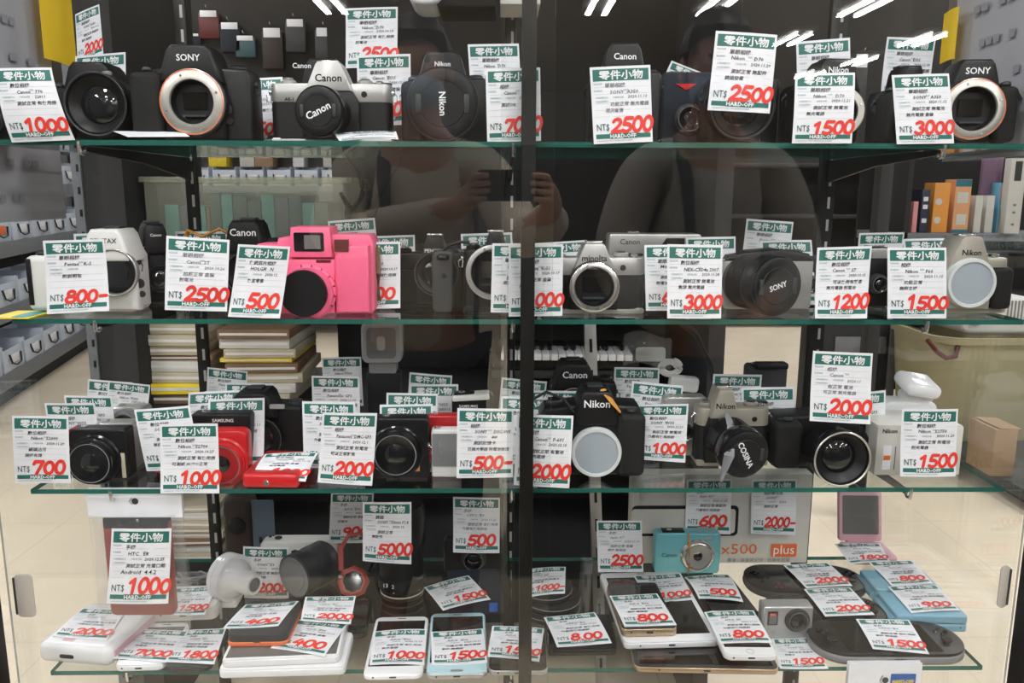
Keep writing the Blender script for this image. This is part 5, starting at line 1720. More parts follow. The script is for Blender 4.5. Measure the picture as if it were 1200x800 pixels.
tag('', 'third from the back of the stepped four tags, right of the flash gun', (453, 460), (513, 461), 0.155, None, None, 3)
tag('', 'front tag of the stepped four, above the orange-dotted camera', (445, 474), (507, 473), 0.115, None, None, 3)
tag('500-', 'price tag reading 500 beside the small grey and white camera', (536, 478), (602, 479), YT, (535, 560), (601, 559), 3, lines=['相機', 'SONY     DSC-W5', '測試', '測試記憶卡', '已換大零器 附電池無線'])
tag('', 'back price tag half hidden by the centre post on the third shelf', (588, 442), (641, 447), 0.235, None, None, 3)
tag('', 'middle price tag half hidden by the centre post on the third shelf', (587, 464), (648, 466), 0.145, None, None, 3)
tag('', 'price tag head above the 2000 tag by the centre post', (618, 457), (678, 458), 0.16, None, None, 3)
tag('2000', 'price tag reading 2000 cut by the centre post, beside a frosted cap', (606, 485), (672, 487), YT, (602, 568), (667, 572), 3, lines=['相機', 'Canon    F-601', '2020.12.15', '測試正常 有電池', '無充電線'])
tag('', 'back price tag below the clear cable bag', (720, 430), (773, 431), 0.245, None, None, 3)
tag('', 'slanted price tag between the clear cable bag and the 1000 tag', (741, 446), (801, 452), 0.175, None, None, 3)
tag('1000', 'price tag reading 1000, mirrored in the third shelf right of the frosted cap', (745, 474), (807, 473), 0.105, (748, 538), (803, 542), 3)
tag('', 'back price tag above the capped zoom camera', (836, 438), (893, 439), 0.225, None, None, 3)
tag('3000', 'price tag half hidden behind the capped zoom camera on its right', (869, 454), (931, 453), 0.17, None, None, 3)
tag('2000', 'raised price tag reading 2000 above the large open lens', (953, 411), (1023, 414), YT, (949, 493), (1020, 497), 3, lines=['相機', 'Canon', '2020.11', '有正常 電池', '可正常 無充電器'], faint=True)
tag('', 'price tag peeping out right of the raised 2000 tag', (977, 462), (1038, 457), 0.13, None, None, 3)
tag('1500', 'price tag reading 1500 on the white camera carton', (1057, 479), (1123, 479), YT, (1055, 558), (1120, 558), 3, lines=['數位相機', 'Nikon   S2750', '2020.11.29', '測試正常 附電池', '附充電器'])
# ---- bottom shelf, standing
tag('1000', 'price tag reading 1000 on the red phone in the hanging bag', (131, 619), (201, 619), 0.0235, (125, 707), (197, 707), 4, lines=['手機', 'HTC   E8', '2020.12.25', '測試正常 充電口鬆', 'Android  4.4.2'])
tag('2000', 'price tag reading 2000 standing behind the lying lens', (285, 640), (338, 641), 0.255, (286, 700), None, 4)
tag('900', 'price tag reading 900 at the back left of the 5000 tag', (388, 577), (438, 577), 0.295, (385, 636), None, 4)
tag('5000', 'price tag reading 5000 on the tall standing lens', (425, 588), (482, 588), 0.155, (425, 657), (482, 661), 4, lines=['鏡頭', 'SONY   35mm F1.8', '2020.12', '測試正常', '無配件'])
tag('500', 'price tag reading 500 standing at the back above the blue box', (531, 582), (586, 583), 0.235, (531, 647), None, 4, faint=True)
tag('2500', 'price tag reading 2500 standing behind the white tablet', (699, 610), (752, 610), 0.255, (701, 670), (754, 670), 4, faint=True)
tag('600', 'price tag reading 600 on the big white box', (805, 562), (858, 561), 0.325, (803, 624), (856, 626), 4)
tag('2000-', 'price tag reading 2000 at the right of the big white box', (881, 562), (934, 561), 0.325, (880, 625), (932, 627), 4, lines=['相機麥克風', 'SONY', '2020', '測試正常', ''])
# ---- bottom shelf, lying
g_ = 0.0012
tag('2000', 'price tag reading 2000 lying on the thick white slab', (97, 712), (149, 714), None, (61, 745), (125, 750), 4, z=Z4 + 0.027 + g_, bend=0.001)
tag('7000', 'price tag reading 7000 lying on the white phone at the left front', (163, 737), (222, 739), None, (133, 771), (194, 776), 4, z=Z4 + 0.009 + g_, bend=0.001)
tag('1800', 'price tag reading 1800 lying right of the 7000 tag', (216, 738), (265, 736), None, (190, 775), (251, 778), 4, z=Z4 + 0.0085 + g_, bend=0.001)
tag('1500', 'price tag lying on the white device left of the white round head', (206, 689), (254, 686), None, (190, 720), (240, 720), 4, z=Z4 + 0.020 + g_, bend=0.001)
tag('400', 'price tag reading 400 on the red-edged black phone', (288, 708), (350, 704), None, (261, 736), (326, 733), 4, z=Z4 + 0.041 + g_, bend=0.001)
tag('400', 'price tag reading 400 lying on the white tablets', (350, 726), (408, 731), None, (317, 759), (380, 769), 4, z=Z4 + 0.0235 + g_, bend=0.002)
tag('2000', 'price tag reading 2000 propped behind the right 400 tag', (358, 699), (417, 698), None, (352, 727), (411, 731), 4, z=Z4 + 0.044, zf=Z4 + 0.030, bend=0.001)
tag('1000', 'price tag reading 1000 on the white phone at bottom centre', (438, 740), (500, 737), None, (433, 779), (497, 779), 4, z=Z4 + 0.008 + g_, bend=0.001)
tag('1500', 'price tag reading 1500 on the pale blue phone', (505, 740), (566, 736), None, (506, 779), (571, 776), 4, z=Z4 + 0.008 + g_, bend=0.001)
tag('1500', 'price tag lying across the centre post line on a black phone', (577, 733), (638, 736), None, (571, 769), (632, 775), 4, z=Z4 + 0.008 + g_, bend=0.001)
tag('1500', 'rotated price tag reading 1500 on the blue box', (497, 688), (549, 674), None, (519, 715), (575, 702), 4, z=Z4 + 0.024 + g_, bend=0.001)
tag('1000-', 'price tag reading 1000 on the stack of round caps', (612, 668), (663, 664), None, (612, 701), (662, 695), 4, z=Z4 + 0.0445 + g_, bend=0.001)
tag('8.00', 'price tag reading 800 on the ribbed black box right of the post', (637, 723), (697, 717), None, (653, 758), (717, 753), 4, z=Z4 + 0.018 + g_, bend=0.002)
tag('800', 'price tag reading 800 on the gold-edged phone on the white tablet', (714, 698), (770, 695), None, (732, 734), (793, 732), 4, z=Z4 + 0.0338 + g_, bend=0.001)
tag('1000', 'price tag reading 000 on the white tablet behind the gold-edged phone', (742, 674), (797, 671), None, (760, 706), (813, 702), 4, z=Z4 + 0.020 + g_, bend=0.001)
tag('500', 'curled price tag reading 500 on the black phone before the aqua camera', (802, 676), (854, 673), None, (819, 701), (871, 705), 4, z=Z4 + 0.020 + g_, bend=0.004)
tag('800', 'price tag reading 800 on the white phone with the round button', (825, 717), (883, 715), None, (844, 754), (905, 753), 4, z=Z4 + 0.0295 + g_, bend=0.001)
tag('1500', 'price tag reading 1500 lying below the silver action camera', (905, 748), (947, 747), None, (914, 783), (971, 783), 4, z=Z4 + 0.002, zf=Z4 + 0.002, bend=0.0005)
tag('2000', 'upper price tag reading 2000 on the back handheld console', (918, 662), (970, 659), None, (945, 689), (999, 686), 4, z=Z4 + 0.019 + g_, bend=0.001)
tag('2000', 'lower price tag reading 2000 on the middle handheld console', (942, 690), (996, 688), None, (967, 722), (1025, 720), 4, z=Z4 + 0.019 + g_, bend=0.001)
tag('1500', 'price tag reading 1500 on the large front handheld console', (1003, 725), (1065, 726), None, (1023, 760), (1089, 766), 4, z=Z4 + 0.018 + g_, bend=0.001)
tag('1800', 'price tag on the lower half of the pale pink console', (978, 637), (1031, 637), None, (996, 661), (1043, 658), 4, z=Z4 + 0.014 + g_, bend=0.001)
tag('800', 'price tag reading 800 on the back sky blue console', (1017, 658), (1068, 656), None, (1045, 686), (1093, 683), 4, z=Z4 + 0.024 + g_, bend=0.001)
tag('900', 'price tag reading 900 on the front sky blue console', (1040, 687), (1097, 685), None, (1068, 718), (1125, 715), 4, z=Z4 + 0.024 + g_, bend=0.001)
# ================================================================== the shop behind the cabinet
def bx(px0, px1, py0, py1, Y, dep):
    """box whose front face covers the pixels at distance Y"""
    a, b = P(px0, py1, Y), P(px1, py0, Y)
    return ((a.x + b.x) / 2, Y + dep / 2, (a.z + b.z) / 2), (b.x - a.x, dep, b.z - a.z)


# rack right behind the cabinet
YG = 0.95
gx0, gx1 = P(113, 400, YG).x, P(160, 400, YG).x
gr = P(850, 400, YG).x
r = thing('shop_rack', 'tall dark rack standing right behind the cabinet, with a slotted grey edge at its left', 'rack', ((gx0 + gr) / 2, YG, 0))
O = T(-(gx0 + gr) / 2, -YG, 0)
MB('rackdark').box(((gx0 + gx1) / 2, YG + 0.25, 1.0), (gx1 - gx0, 0.5, 2.0), bev=0.004, X=O).build('end_panel', r)
g0 = P(104, 400, YG).x
mb = MB('rackgrey').box(((g0 + gx0) / 2, YG + 0.02, 1.0), (gx0 - g0 + 0.004, 0.05, 2.0), bev=0.002, X=O)
for k in range(36):
    mb.box(((g0 + gx0) / 2 + 0.004, YG - 0.006, 0.15 + k * 0.05), (0.005, 0.002, 0.016), 'black', X=O)
mb.build('slotted_edge', r)
bx0 = P(396, 400, YG + 0.5).x
MB('rackback').box(((bx0 + gr) / 2 + 0.05, YG + 0.51, 1.05), (gr - bx0 + 0.1, 0.02, 2.1), X=O).build('back_panel', r)
bl = P(250, 600, YG + 0.46).x
zt_ = P(400, 485, YG).z
MB('rackback').box(((bl + bx0) / 2, YG + 0.49, zt_ / 2), (bx0 - bl, 0.02, zt_), X=O).build('lower_back_panel', r)
for nm, py in (('shelf', 300), ('shelf', 482), ('shelf', 672)):
    z = P(300, py, YG).z
    MB('rackdark').box(((gx0 + gr) / 2, YG + 0.25, z - 0.012), (gr - gx0, 0.5, 0.024), bev=0.002, X=O).build(nm, r)
MB('rackdark').box((gr - 0.02, YG + 0.25, 1.0), (0.04, 0.5, 2.0), bev=0.002, X=O).build('end_panel', r)
zs = [P(300, py, YG).z for py in (300, 482, 672)]

# tub with teal cases
a, b = P(175, 290, 1.02), P(402, 208, 1.02)
r = thing('storage_tub', 'large milky storage tub with teal and dark cases inside, behind the second shelf', 'tub', ((a.x + b.x) / 2, 1.18, zs[0]))
W, H = b.x - a.x, b.z - zs[0]
mb = MB('frost')
for y_ in (-0.16, 0.16):
    mb.box((0, y_, H / 2), (W, 0.004, H), bev=0.001)
for x_ in (-W / 2, W / 2):
    mb.box((x_, 0, H / 2), (0.004, 0.32, H), bev=0.001)
mb.box((0, 0, 0.002), (W, 0.32, 0.004))
mb.build('tub', r)
mb = MB('frost')
for y_ in (-0.165, 0.165):
    mb.box((0, y_, H - 0.006), (W + 0.02, 0.012, 0.014), bev=0.003)
for x_ in (-W / 2 - 0.004, W / 2 + 0.004):
    mb.box((x_, 0, H - 0.006), (0.012, 0.34, 0.014), bev=0.003)
mb.build('rim', r)
x_ = -W / 2 + 0.03
i = 0
ch = P(250, 244, 1.02).z - zs[0]
names = ['teal', 'slate', 'teal', 'brown', 'tealdark', 'teal', 'tealdark', 'tealdark', 'teal', 'slate', 'tealdark', 'teal', 'tealdark', 'teal']
words = ['first', 'second', 'third', 'fourth', 'fifth', 'sixth', 'seventh', 'eighth', 'ninth', 'tenth', 'eleventh', 'twelfth', 'thirteenth', 'fourteenth']
tx = r.location
while x_ < W / 2 - 0.05 and i < 14:
    wd_ = random.uniform(0.024, 0.036) if names[i] != 'brown' else 0.008
    h_ = ch * random.uniform(0.97, 1.03) if i < 4 else ch * random.uniform(1.0, 1.35)
    mb = MB(names[i]).box((0, 0, h_ / 2), (wd_, 0.2, h_), bev=0.002)
    o = mb.build('plastic_case', loc=(0, 0, 0))
    o.location = (tx.x + x_ + wd_ / 2, tx.y - 0.03, zs[0] + 0.005)
    props(o, '%s case in the milky tub, %s from its left end' % ({'teal': 'teal', 'slate': 'slate blue', 'brown': 'thin brown', 'tealdark': 'dark green'}[names[i]], words[i]), 'case', 'cases in the milky tub')
    x_ += wd_ + 0.002
    i += 1

# piles of paper on the shelves behind
cols = ['cream', 'boxwhite', 'cream', 'brown', 'yelprint', 'cream', 'boxwhite', 'brown', 'cream', 'cream']


def pile(px, Y, z0, n, w_, where, hmax):
    q = P(px, 450, Y)
    z = z0
    for k in range(n):
        h_ = hmax / n * random.uniform(0.85, 1.1)
        if cols[k % len(cols)] == 'yelprint':
            h_ *= 0.5
        mb = MB(cols[(k + int(px)) % len(cols)]).box((0, 0, h_ / 2), (w_ * random.uniform(0.9, 1.0), 0.26, h_ - 0.001), bev=0.0015)
        mb.box((0, -0.1302, h_ * 0.5), (w_ * 0.86, 0.001, h_ * 0.25), 'wplastic')
        o = mb.build('magazine', loc=(0, 0, 0))
        o.location = (q.x + random.uniform(-0.01, 0.01), Y + 0.14 + random.uniform(0, 0.015), z)
        o.rotation_euler = (0, 0, R(random.uniform(-3, 3)))
        props(o, '%s in the pile of magazines %s' % (('lowest one', 'second from the bottom', 'third from the bottom', 'fourth from the bottom', 'fifth from the bottom', 'sixth from the bottom', 'seventh from the bottom', 'eighth from the bottom')[k], where), 'magazine', 'magazines piled behind the cabinet')
        z += h_


pile(203, 1.0, zs[1], 8, 0.16, 'left of the red compact camera', P(203, 380, 1.0).z - zs[1])
pile(300, 1.0, zs[1], 8, 0.19, 'behind the pink camera', P(300, 378, 1.0).z - zs[1])
pile(205, 1.0, zs[2], 8, 0.17, 'behind the hanging red phone', P(205, 588, 1.0).z - zs[2])

# dark tall rack farther back with hanging packages
YD = 2.25
a, b = P(156, 166, YD), P(1098, 166, YD)
r = thing('pegboard_rack', 'high dark pegboard rack behind the top shelf', 'rack', ((a.x + b.x) / 2, YD, 0))
MB('rackback').box((0, 0.03, (a.z + 2.75) / 2), (b.x - a.x, 0.05, 2.75 - a.z), bev=0.003).build('pegboard', r)
for px in (158, 1046):
    MB('rackdark').box((P(px, 166, YD).x - r.location.x, 0.05, 1.37), (0.05, 0.06, 2.74), bev=0.003).build('post', r)
PK = [(148, 0, 28, 'dimblue'), (176, 18, 34, 'slate'), (203, 26, 40, 'paper'), (222, 38, 52, 'navy'), (243, 10, 44, 'plum'), (268, 24, 60, 'navy'), (286, 40, 66, 'tealdark'), (318, 30, 80, 'umber'), (345, 20, 60, 'dgrey'), (380, 30, 75, 'dgrey'),
      (510, 20, 45, 'dgrey'), (545, 24, 50, 'dgrey'), (672, 52, 96, 'slate'), (735, 22, 62, 'card'), (776, 30, 70, 'dgrey'), (1010, 60, 130, 'dgrey')]
for i, (px, y0, y1, m) in enumerate(PK):
    a, b = P(px - 11, y1, YD - 0.03), P(px + 11, y0, YD - 0.03)
    r = thing('hanging_package', '%s package on the dark pegboard, %s' % ({'dimblue': 'dim blue', 'slate': 'slate', 'paper': 'white', 'navy': 'navy', 'plum': 'maroon', 'tealdark': 'dark green', 'umber': 'dark brown', 'dgrey': 'dark grey', 'rackgrey': 'mid grey', 'grey': 'pale grey', 'card': 'tan'}[m],
              ('at the top left corner of its row', 'second of the row from the left', 'beside the yellow sheet', 'left above the bare pale mount', 'above the bare pale mount', 'right above the bare pale mount', 'left of the silver-topped film camera', 'above the left end of the film camera', 'above the film camera', 'left of the back 2500 tag', 'above the capped lens', 'right above the capped lens', 'right of the centre post', 'above the 2500 tag by the post', 'left of the raised 2500 tag', 'above the top-shelf 1500 tag')[i]), 'package', ((a.x + b.x) / 2, YD - 0.006, a.z))
    w_, h_ = b.x - a.x, b.z - a.z
    MB(m).box((0, 0, h_ * 0.45), (w_, 0.02, h_ * 0.9), bev=0.004).build('pack', r)
    MB('paper').box((0, -0.011, h_ * 0.85), (w_ * 0.8, 0.001, h_ * 0.22), bev=0.0003).build('price_strip', r)
    MB('chrome').tube([(0, 0.012, h_ + 0.005), (0, -0.03, h_ + 0.005), (0, -0.034, h_ + 0.012)], 0.002).build('hook', r)

# racks with clear bins
ZR = (1.40, 1.03, 0.63, 0.22)
RA = 12.3
RO = Vector((-3.24, 4.8, 0))
RM = Matrix.Translation(RO) @ Matrix.Rotation(R(RA), 4, 'Z')
r = thing('bin_rack', 'grey rack of clear bins running away along the left aisle', 'rack', RO, RA)
for k, z in enumerate(ZR + (1.75,)):
    MB('rackgrey').box((-0.25, 0, z - 0.05), (0.5, 3.2, 0.10), bev=0.004).build('shelf', r)
MB('rackdark').box((-0.51, 0, 1.0), (0.03, 3.2, 2.0)).build('back_panel', r)
for y_ in (-1.58, 0, 1.58):
    MB('rackgrey').box((-0.45, y_, 1.0), (0.06, 0.04, 2.0), bev=0.003).build('post', r)
MB('rackdark').box((-0.28, 0, 0.06), (0.40, 3.1, 0.12)).build('kick_board', r)
yb_ = 6.7
r = thing('bin_rack', 'grey rack of clear bins across the far end, behind the milky tub', 'rack', (-2.75, yb_ + 0.25, 0))
for k, z in enumerate(ZR + (1.85,)):
    MB('rackgrey').box((0, 0, z - 0.03), (2.9, 0.5, 0.06), bev=0.004).build('shelf', r)
MB('wall').box((0, 0.26, 1.1), (2.9, 0.03, 2.2)).build('back_panel', r)
for x_ in (-1.43, 0, 1.43):
    MB('rackgrey').box((x_, 0.2, 1.1), (0.05, 0.06, 2.2), bev=0.003).build('post', r)


def make_bin(lab):
    r = bpy.data.objects.new('storage_bin', None)
    COL.objects.link(r)
    r.empty_display_size = 0.05
    mb = MB('binclear')
    w_, d_, h_ = 0.21, 0.28, 0.17
    mb.box((0, -d_ / 2, h_ * 0.42), (w_, 0.004, h_ * 0.84), bev=0.001)
    mb.box((0, d_ / 2, h_ / 2), (w_, 0.004, h_), bev=0.001)
    for s in (-1, 1):
        mb.box((s * w_ / 2, 0, h_ / 2), (0.004, d_, h_), bev=0.001)
    mb.box((0, 0, 0.002), (w_, d_, 0.004))
    mb.build('bin', r)
    MB('paper' if lab != 'orange' else 'orange').box((0.01, -d_ / 2 - 0.004, h_ * 0.42), (0.08, 0.002, 0.055), bev=0.0005).build('label', r)
    MB('black').tube([(-0.05, -d_ / 2 - 0.006, h_ * 0.62), (-0.04, -d_ / 2 - 0.014, h_ * 0.28), (0.0, -d_ / 2 - 0.018, h_ * 0.16), (0.055, -d_ / 2 - 0.014, h_ * 0.2), (0.07, -d_ / 2 - 0.006, h_ * 0.55)], 0.005).build('handle', r)
    return r


BP = {'orange': make_bin('orange'), 'white': make_bin('white')}
BU = {'orange': False, 'white': False}


def put_bin(kind, x, y, z, rz, label, group, sx=1.0):
    r = BP[kind]
    if BU[kind]:
        n = r.copy()
        COL.objects.link(n)
        for ch in list(r.children):
            c = ch.copy()
            COL.objects.link(c)
            c.parent = n
        r = n
    BU[kind] = True
    r.location = (x, y, z)
    r.rotation_euler = (0, 0, R(rz))
    r.scale = (sx, 1, 1)
    props(r, label, 'bin', group)


for k, z in enumerate(ZR):
    nm = ('upper', 'second', 'third', 'lowest')[k]
    for j in range(8):
        y_ = -1.36 + j * 0.39
        kind = 'orange' if (k, j) in ((1, 2), (2, 1)) else 'white'
        lab = {('orange', 1): 'clear bin with an orange label on the left rack, below the grey notice', ('orange', 2): 'clear bin with an orange label on the left rack, left of the 800 tag'}.get((kind, k), 'clear bin with a white label on the %s shelf of the left aisle rack' % nm)
        q = RM @ Vector((-0.15, y_, z))
        put_bin(kind, q.x, q.y, q.z, 90 + RA, lab, 'clear bins along the left aisle, %s shelf' % nm, 1.65)
for k, z in enumerate(ZR[:2]):
    for j in range(11):
        put_bin('white', -4.03 + j * 0.25, yb_ + 0.15, z, 0, 'clear bin with a white label on the %s shelf of the far rack' % ('upper', 'lower')[k], 'clear bins on the far rack, %s shelf' % ('upper', 'lower')[k])
for j, (px, m, wpx) in enumerate(((87, 'yelprint', 22), (168, 'card', 28), (200, 'yelprint', 14), (250, 'yelprint', 20), (285, 'boxwhite', 16), (305, 'card', 20), (346, 'bwhite', 12), (385, 'boxwhite', 18))):
    c_, d_ = bx(px - wpx / 2, px + wpx / 2, 170, 193, yb_ - 0.02, 0.18)
    mb = MB(m).box((0, 0, d_[2] / 2), d_, bev=0.004)
    mb.box((0, -d_[1] / 2 - 0.001, d_[2] * 0.6), (d_[0] * 0.7, 0.001, d_[2] * 0.3), 'boxpink' if j % 2 else 'boxwhite')
    o = mb.build('stock_box')
    o.location = (c_[0], c_[1] + 0.10, ZR[0] + 0.171)
    props(o, 'small %s box above the bins of the far rack, %s from the left' % ({'yelprint': 'yellow', 'card': 'tan', 'boxwhite': 'cream', 'bwhite': 'white'}[m], words[j]), 'box', 'boxes above the far bins')
# keyboard and bits on the rack behind
z = P(660, 408, YG + 0.1).z
a, b = P(588, 412, YG), P(745, 412, YG)
r = thing('piano_keyboard', 'small piano keyboard lying behind the cabinet, its white keys showing above the third shelf', 'keyboard', ((a.x + b.x) / 2, YG + 0.1, z - 0.02), -2)
W = b.x - a.x
MB('black').box((0, 0.08, -0.01), (W + 0.04, 0.24, 0.03), bev=0.006).build('case', r)
for k in range(16):
    MB('bwhite').box((-W / 2 + W * (k + 0.5) / 16, -0.02, 0.012), (W / 16 - 0.0015, 0.11, 0.016), bev=0.002).build('white_key', r)
for k in range(15):
    if k % 7 in (2, 6):
        continue
    MB('black_gloss').box((-W / 2 + W * (k + 1) / 16, 0.01, 0.024), (W / 30, 0.07, 0.012), bev=0.002).build('black_key', r)
mb = MB('rackdark').box((0, 0.08, 0), (W + 0.05, 0.24, 0.02), bev=0.002)
o = mb.build('keyboard_shelf')
o.location = ((a.x + b.x) / 2, YG + 0.1, z - 0.058)
props(o, 'dark shelf board under the piano keyboard', 'shelf')
a, b = P(700, 470, YG - 0.06), P(716, 378, YG - 0.06)
r = thing('stand_leg', 'pale slotted metal post slanting behind the cable bag', 'post', (P(716, 500, YG - 0.1).x, YG - 0.12, 0))
mb = MB('rackgrey')
mb.box((0, 0, 0.6), (0.026, 0.02, 1.2), 'silver', 0.002, X=RY(-3))
for k in range(14):
    mb.box((0, -0.0105, 0.25 + k * 0.07), (0.006, 0.001, 0.03), 'black', X=RY(-3))
mb.build('channel', r)

# right side: rack with boxed goods, tub, appliance
YR = 3.72
zs_ = P(1120, 272, YR).z
r = thing('goods_rack', 'dark rack at the right carrying a row of boxed goods', 'rack', (P(1120, 300, YR).x, YR + 0.22, 0), 0)
xa_ = P(1060, 300, YR).x - r.location.x
MB('rackgrey').box((0.45 + xa_ * 0.5, 0.0, zs_ - 0.03), (1.1 - xa_, 0.42, 0.05), bev=0.004).build('shelf', r)
MB('rackback').box((0.45 + xa_ * 0.5, 0.22, 1.15), (1.1 - xa_, 0.02, 2.1)).build('back_panel', r)
MB('rackdark').box((xa_, 0.0, 1.1), (0.03, 0.42, 2.0), bev=0.003).build('end_panel', r)
MB('rackdark').box((0.45 + xa_ * 0.5, 0.1, 0.75), (1.1 - xa_, 0.22, 0.03), bev=0.003).build('shelf', r)
GB = [(1068, 1077, 236, 'boxpink', 'thin pink box at the left end of the row of boxed goods', None), (1077, 1091, 222, 'boxnavy', 'navy box with white print in the row of boxed goods', 'paper'), (1091, 1115, 214, 'boxorange', 'orange box with round pictures in the row of boxed goods', 'boxwhite'),
      (1115, 1140, 210, 'boxpeach', 'peach box with a teal top in the row of boxed goods', 'boxteal'), (1140, 1153, 229, 'boxwhite', 'narrow white box right of the peach box', None), (1153, 1167, 229, 'boxwhite', 'second narrow white box right of the peach box', None), (1167, 1178, 214, 'boxblue', 'blue box left of the tall white box', 'boxpink')]
for (p0, p1, py, m, lab, top) in GB:
    c_, d_ = bx(p0 + 0.3, p1 - 0.3, py, 268, YR + 0.03, 0.12)
    r = thing('goods_box', lab, 'box', (c_[0], c_[1], zs_ - 0.004), 0, 'boxed goods at the right')
    h_ = P((p0 + p1) / 2, py, YR + 0.03).z - zs_ + 0.004
    MB(m).box((0, 0, h_ / 2), (d_[0], d_[1], h_), bev=0.001).build('carton', r)
    if m == 'boxpeach':
        mb = MB('boxteal').box((0, -0.0603, h_ * 0.93), (d_[0], 0.001, h_ * 0.13)).box((0, -0.0603, h_ * 0.03), (d_[0], 0.001, h_ * 0.06))
        mb.box((0, -0.0603, h_ * 0.66), (d_[0] * 0.7, 0.001, h_ * 0.2), 'boxwhite').box((0.003, -0.0603, h_ * 0.25), (d_[0] * 0.6, 0.001, h_ * 0.2), 'boxwhite')
        mb.build('print', r)
    elif m == 'boxorange':
        mb = MB('boxwhite')
        for zz_ in (0.25, 0.62):
            mb.disc(d_[0] * 0.22, -0.0602, -0.0612, X=T(-d_[0] * 0.18, 0, h_ * zz_), n=20)
        mb.build('print', r)
    elif m == 'boxnavy':
        mb = MB('paper')
        for zz_ in (0.28, 0.6, 0.78):
            mb.box((0, -0.0603, h_ * zz_), (d_[0] * 0.6, 0.001, h_ * 0.1))
        mb.build('print', r)
    elif top:
        MB(top).box((0, -0.0603, h_ * 0.8), (d_[0] * 0.9, 0.001, h_ * 0.3)).build('print', r)
c_, d_ = bx(1176, 1204, 188, 276, YR - 0.04, 0.06)
r = thing('goods_box', 'tall white box with a dark window at the right edge', 'box', (c_[0], c_[1], zs_ - 0.004), 0, 'boxed goods at the right')
h_ = d_[2]
MB('boxwhite').box((0, 0, h_ / 2), (d_[0], 0.06, h_), bev=0.001).build('carton', r)
mb = MB('dgrey').box((0, -0.0305, h_ * 0.83), (d_[0] * 0.45, 0.001, h_ * 0.26))
for zz_ in (0.38, 0.28, 0.12):
    mb.box((0, -0.0305, h_ * zz_), (d_[0] * 0.2, 0.001, h_ * 0.03), 'grey')
mb.build('window', r)
c_, d_ = bx(1148, 1178, 180, 235, YR + 0.12, 0.03)
o = MB('purple').box((0, 0, d_[2] / 2), d_, bev=0.008).build('cloth')
o.location = (c_[0], c_[1], c_[2] - d_[2] / 2)
props(o, 'purple cloth hanging above the narrow white boxes', 'cloth')
c_, d_ = bx(1011, 1023, 195, 252, 7.25, 0.1)
o = MB('orange').box((0, 0, d_[2] / 2), d_, bev=0.004).build('hanging_box')
o.location = (c_[0], c_[1], c_[2] - d_[2] / 2)
props(o, 'narrow orange box standing upright in the dark, left of the boxed goods', 'box')

# low dark rack with a board between the boxes and the floor
YL = 3.7
a, b = P(955, 470, YL), P(1050, 378, YL)
r = thing('low_rack', 'dark low rack behind the raised 2000 tag, with a pale board and post', 'rack', ((a.x + b.x) / 2, YL, 0))
W = b.x - a.x
MB('rackdark').box((0, 0.15, b.z / 2), (W, 0.3, b.z), bev=0.004).build('cabinet', r)
cx_ = P(1008, 400, YL).x - r.location.x
MB('rackgrey').box((cx_, -0.006, P(1008, 404, YL).z), (0.30, 0.01, 0.10), bev=0.002).build('label_board', r)
cx_ = P(1046, 400, YL).x - r.location.x
MB('grey').box((cx_, -0.012, b.z / 2), (0.045, 0.02, b.z), bev=0.002).build('post', r)
a2 = P(1064, 409, YR - 0.0)
mb = MB('paper').box((0, 0, 0.045), (0.075, 0.002, 0.09), bev=0.0003)
mb.box((0, -0.0013, 0.03), (0.05, 0.0006, 0.024), 'boxpink')
o = mb.build('price_card')
o.location = (a2.x, YR + 0.0095, a2.z)
props(o, 'tiny price card hanging on the low rack left of the olive tub', 'price card')

YO = 3.02
a, b = P(1090, 532, YO), P(1250, 396, YO)
PT = 0.09
r = thing('olive_tub', 'big olive translucent tub with a dark red handle at the right edge', 'tub', ((a.x + b.x) / 2, YO + 0.3, PT))
W, H = b.x - a.x, b.z - PT
mb = MB('olive')
prof = rrect(-W / 2, -0.3, W / 2, 0.3, 0.14, 6)
vs, fs = [], []
lev = [(0.84, 0.0), (0.87, 0.03), (1.0, H * 0.93), (1.05, H * 0.935), (1.06, H), (1.0, H), (0.98, H * 0.93), (0.84, 0.03)]
for s, z in lev:
    vs += [(x * s, y * s, z) for x, y in prof]
n = len(prof)
for i in range(len(lev) - 1):
    for k in range(n):
        k2 = (k + 1) % n
        fs.append((i * n + k, i * n + k2, (i + 1) * n + k2, (i + 1) * n + k))
fs.append(tuple(range(n))[::-1])
fs.append(tuple((len(lev) - 1) * n + k for k in range(n)))
mb.add(vs, fs).build('tub', r)
hx_ = P(1107, 412, YO).x - r.location.x
hz_ = P(1107, 412, YO).z - PT
MB('plum').tube([(hx_ - 0.06, -0.24, hz_ + 0.05), (hx_ - 0.04, -0.30, hz_), (hx_ + 0.0, -0.315, hz_ - 0.03), (hx_ + 0.05, -0.315, hz_ - 0.02), (hx_ + 0.07, -0.29, hz_ + 0.03)], 0.012).build('handle', r)
a, b = P(1132, 404, YO + 0.03), P(1225, 350, YO + 0.03)
r = thing('heater_fan', 'white appliance with a grille lying across the olive tub', 'appliance', ((a.x + b.x) / 2, YO + 0.28, PT + H + 0.001))
W2, H2 = b.x - a.x, b.z - PT - H
MB('wplastic').prism(rrect(-W2 / 2, 0, W2 / 2, H2, 0.05), -0.2, 0.2, bev=0.025, seg=3).build('shell', r)
mb = MB('grey')
for k in range(9):
    mb.box((W2 * 0.10 + k * 0.018, -0.2005, H2 * 0.60), (0.008, 0.003, H2 * 0.62))
mb.build('grille', r)
MB('clearlens').disc(0.05, -0.201, -0.212, X=T(-W2 * 0.34, 0, H2 * 0.5), n=24).build('front_knob', r)
a, b = P(1163, 566, YO - 0.5), P(1197, 505, YO - 0.5)
r = thing('cardboard_box', 'small brown cardboard box in front of the olive tub', 'box', ((a.x + b.x) / 2, YO - 0.38, PT))
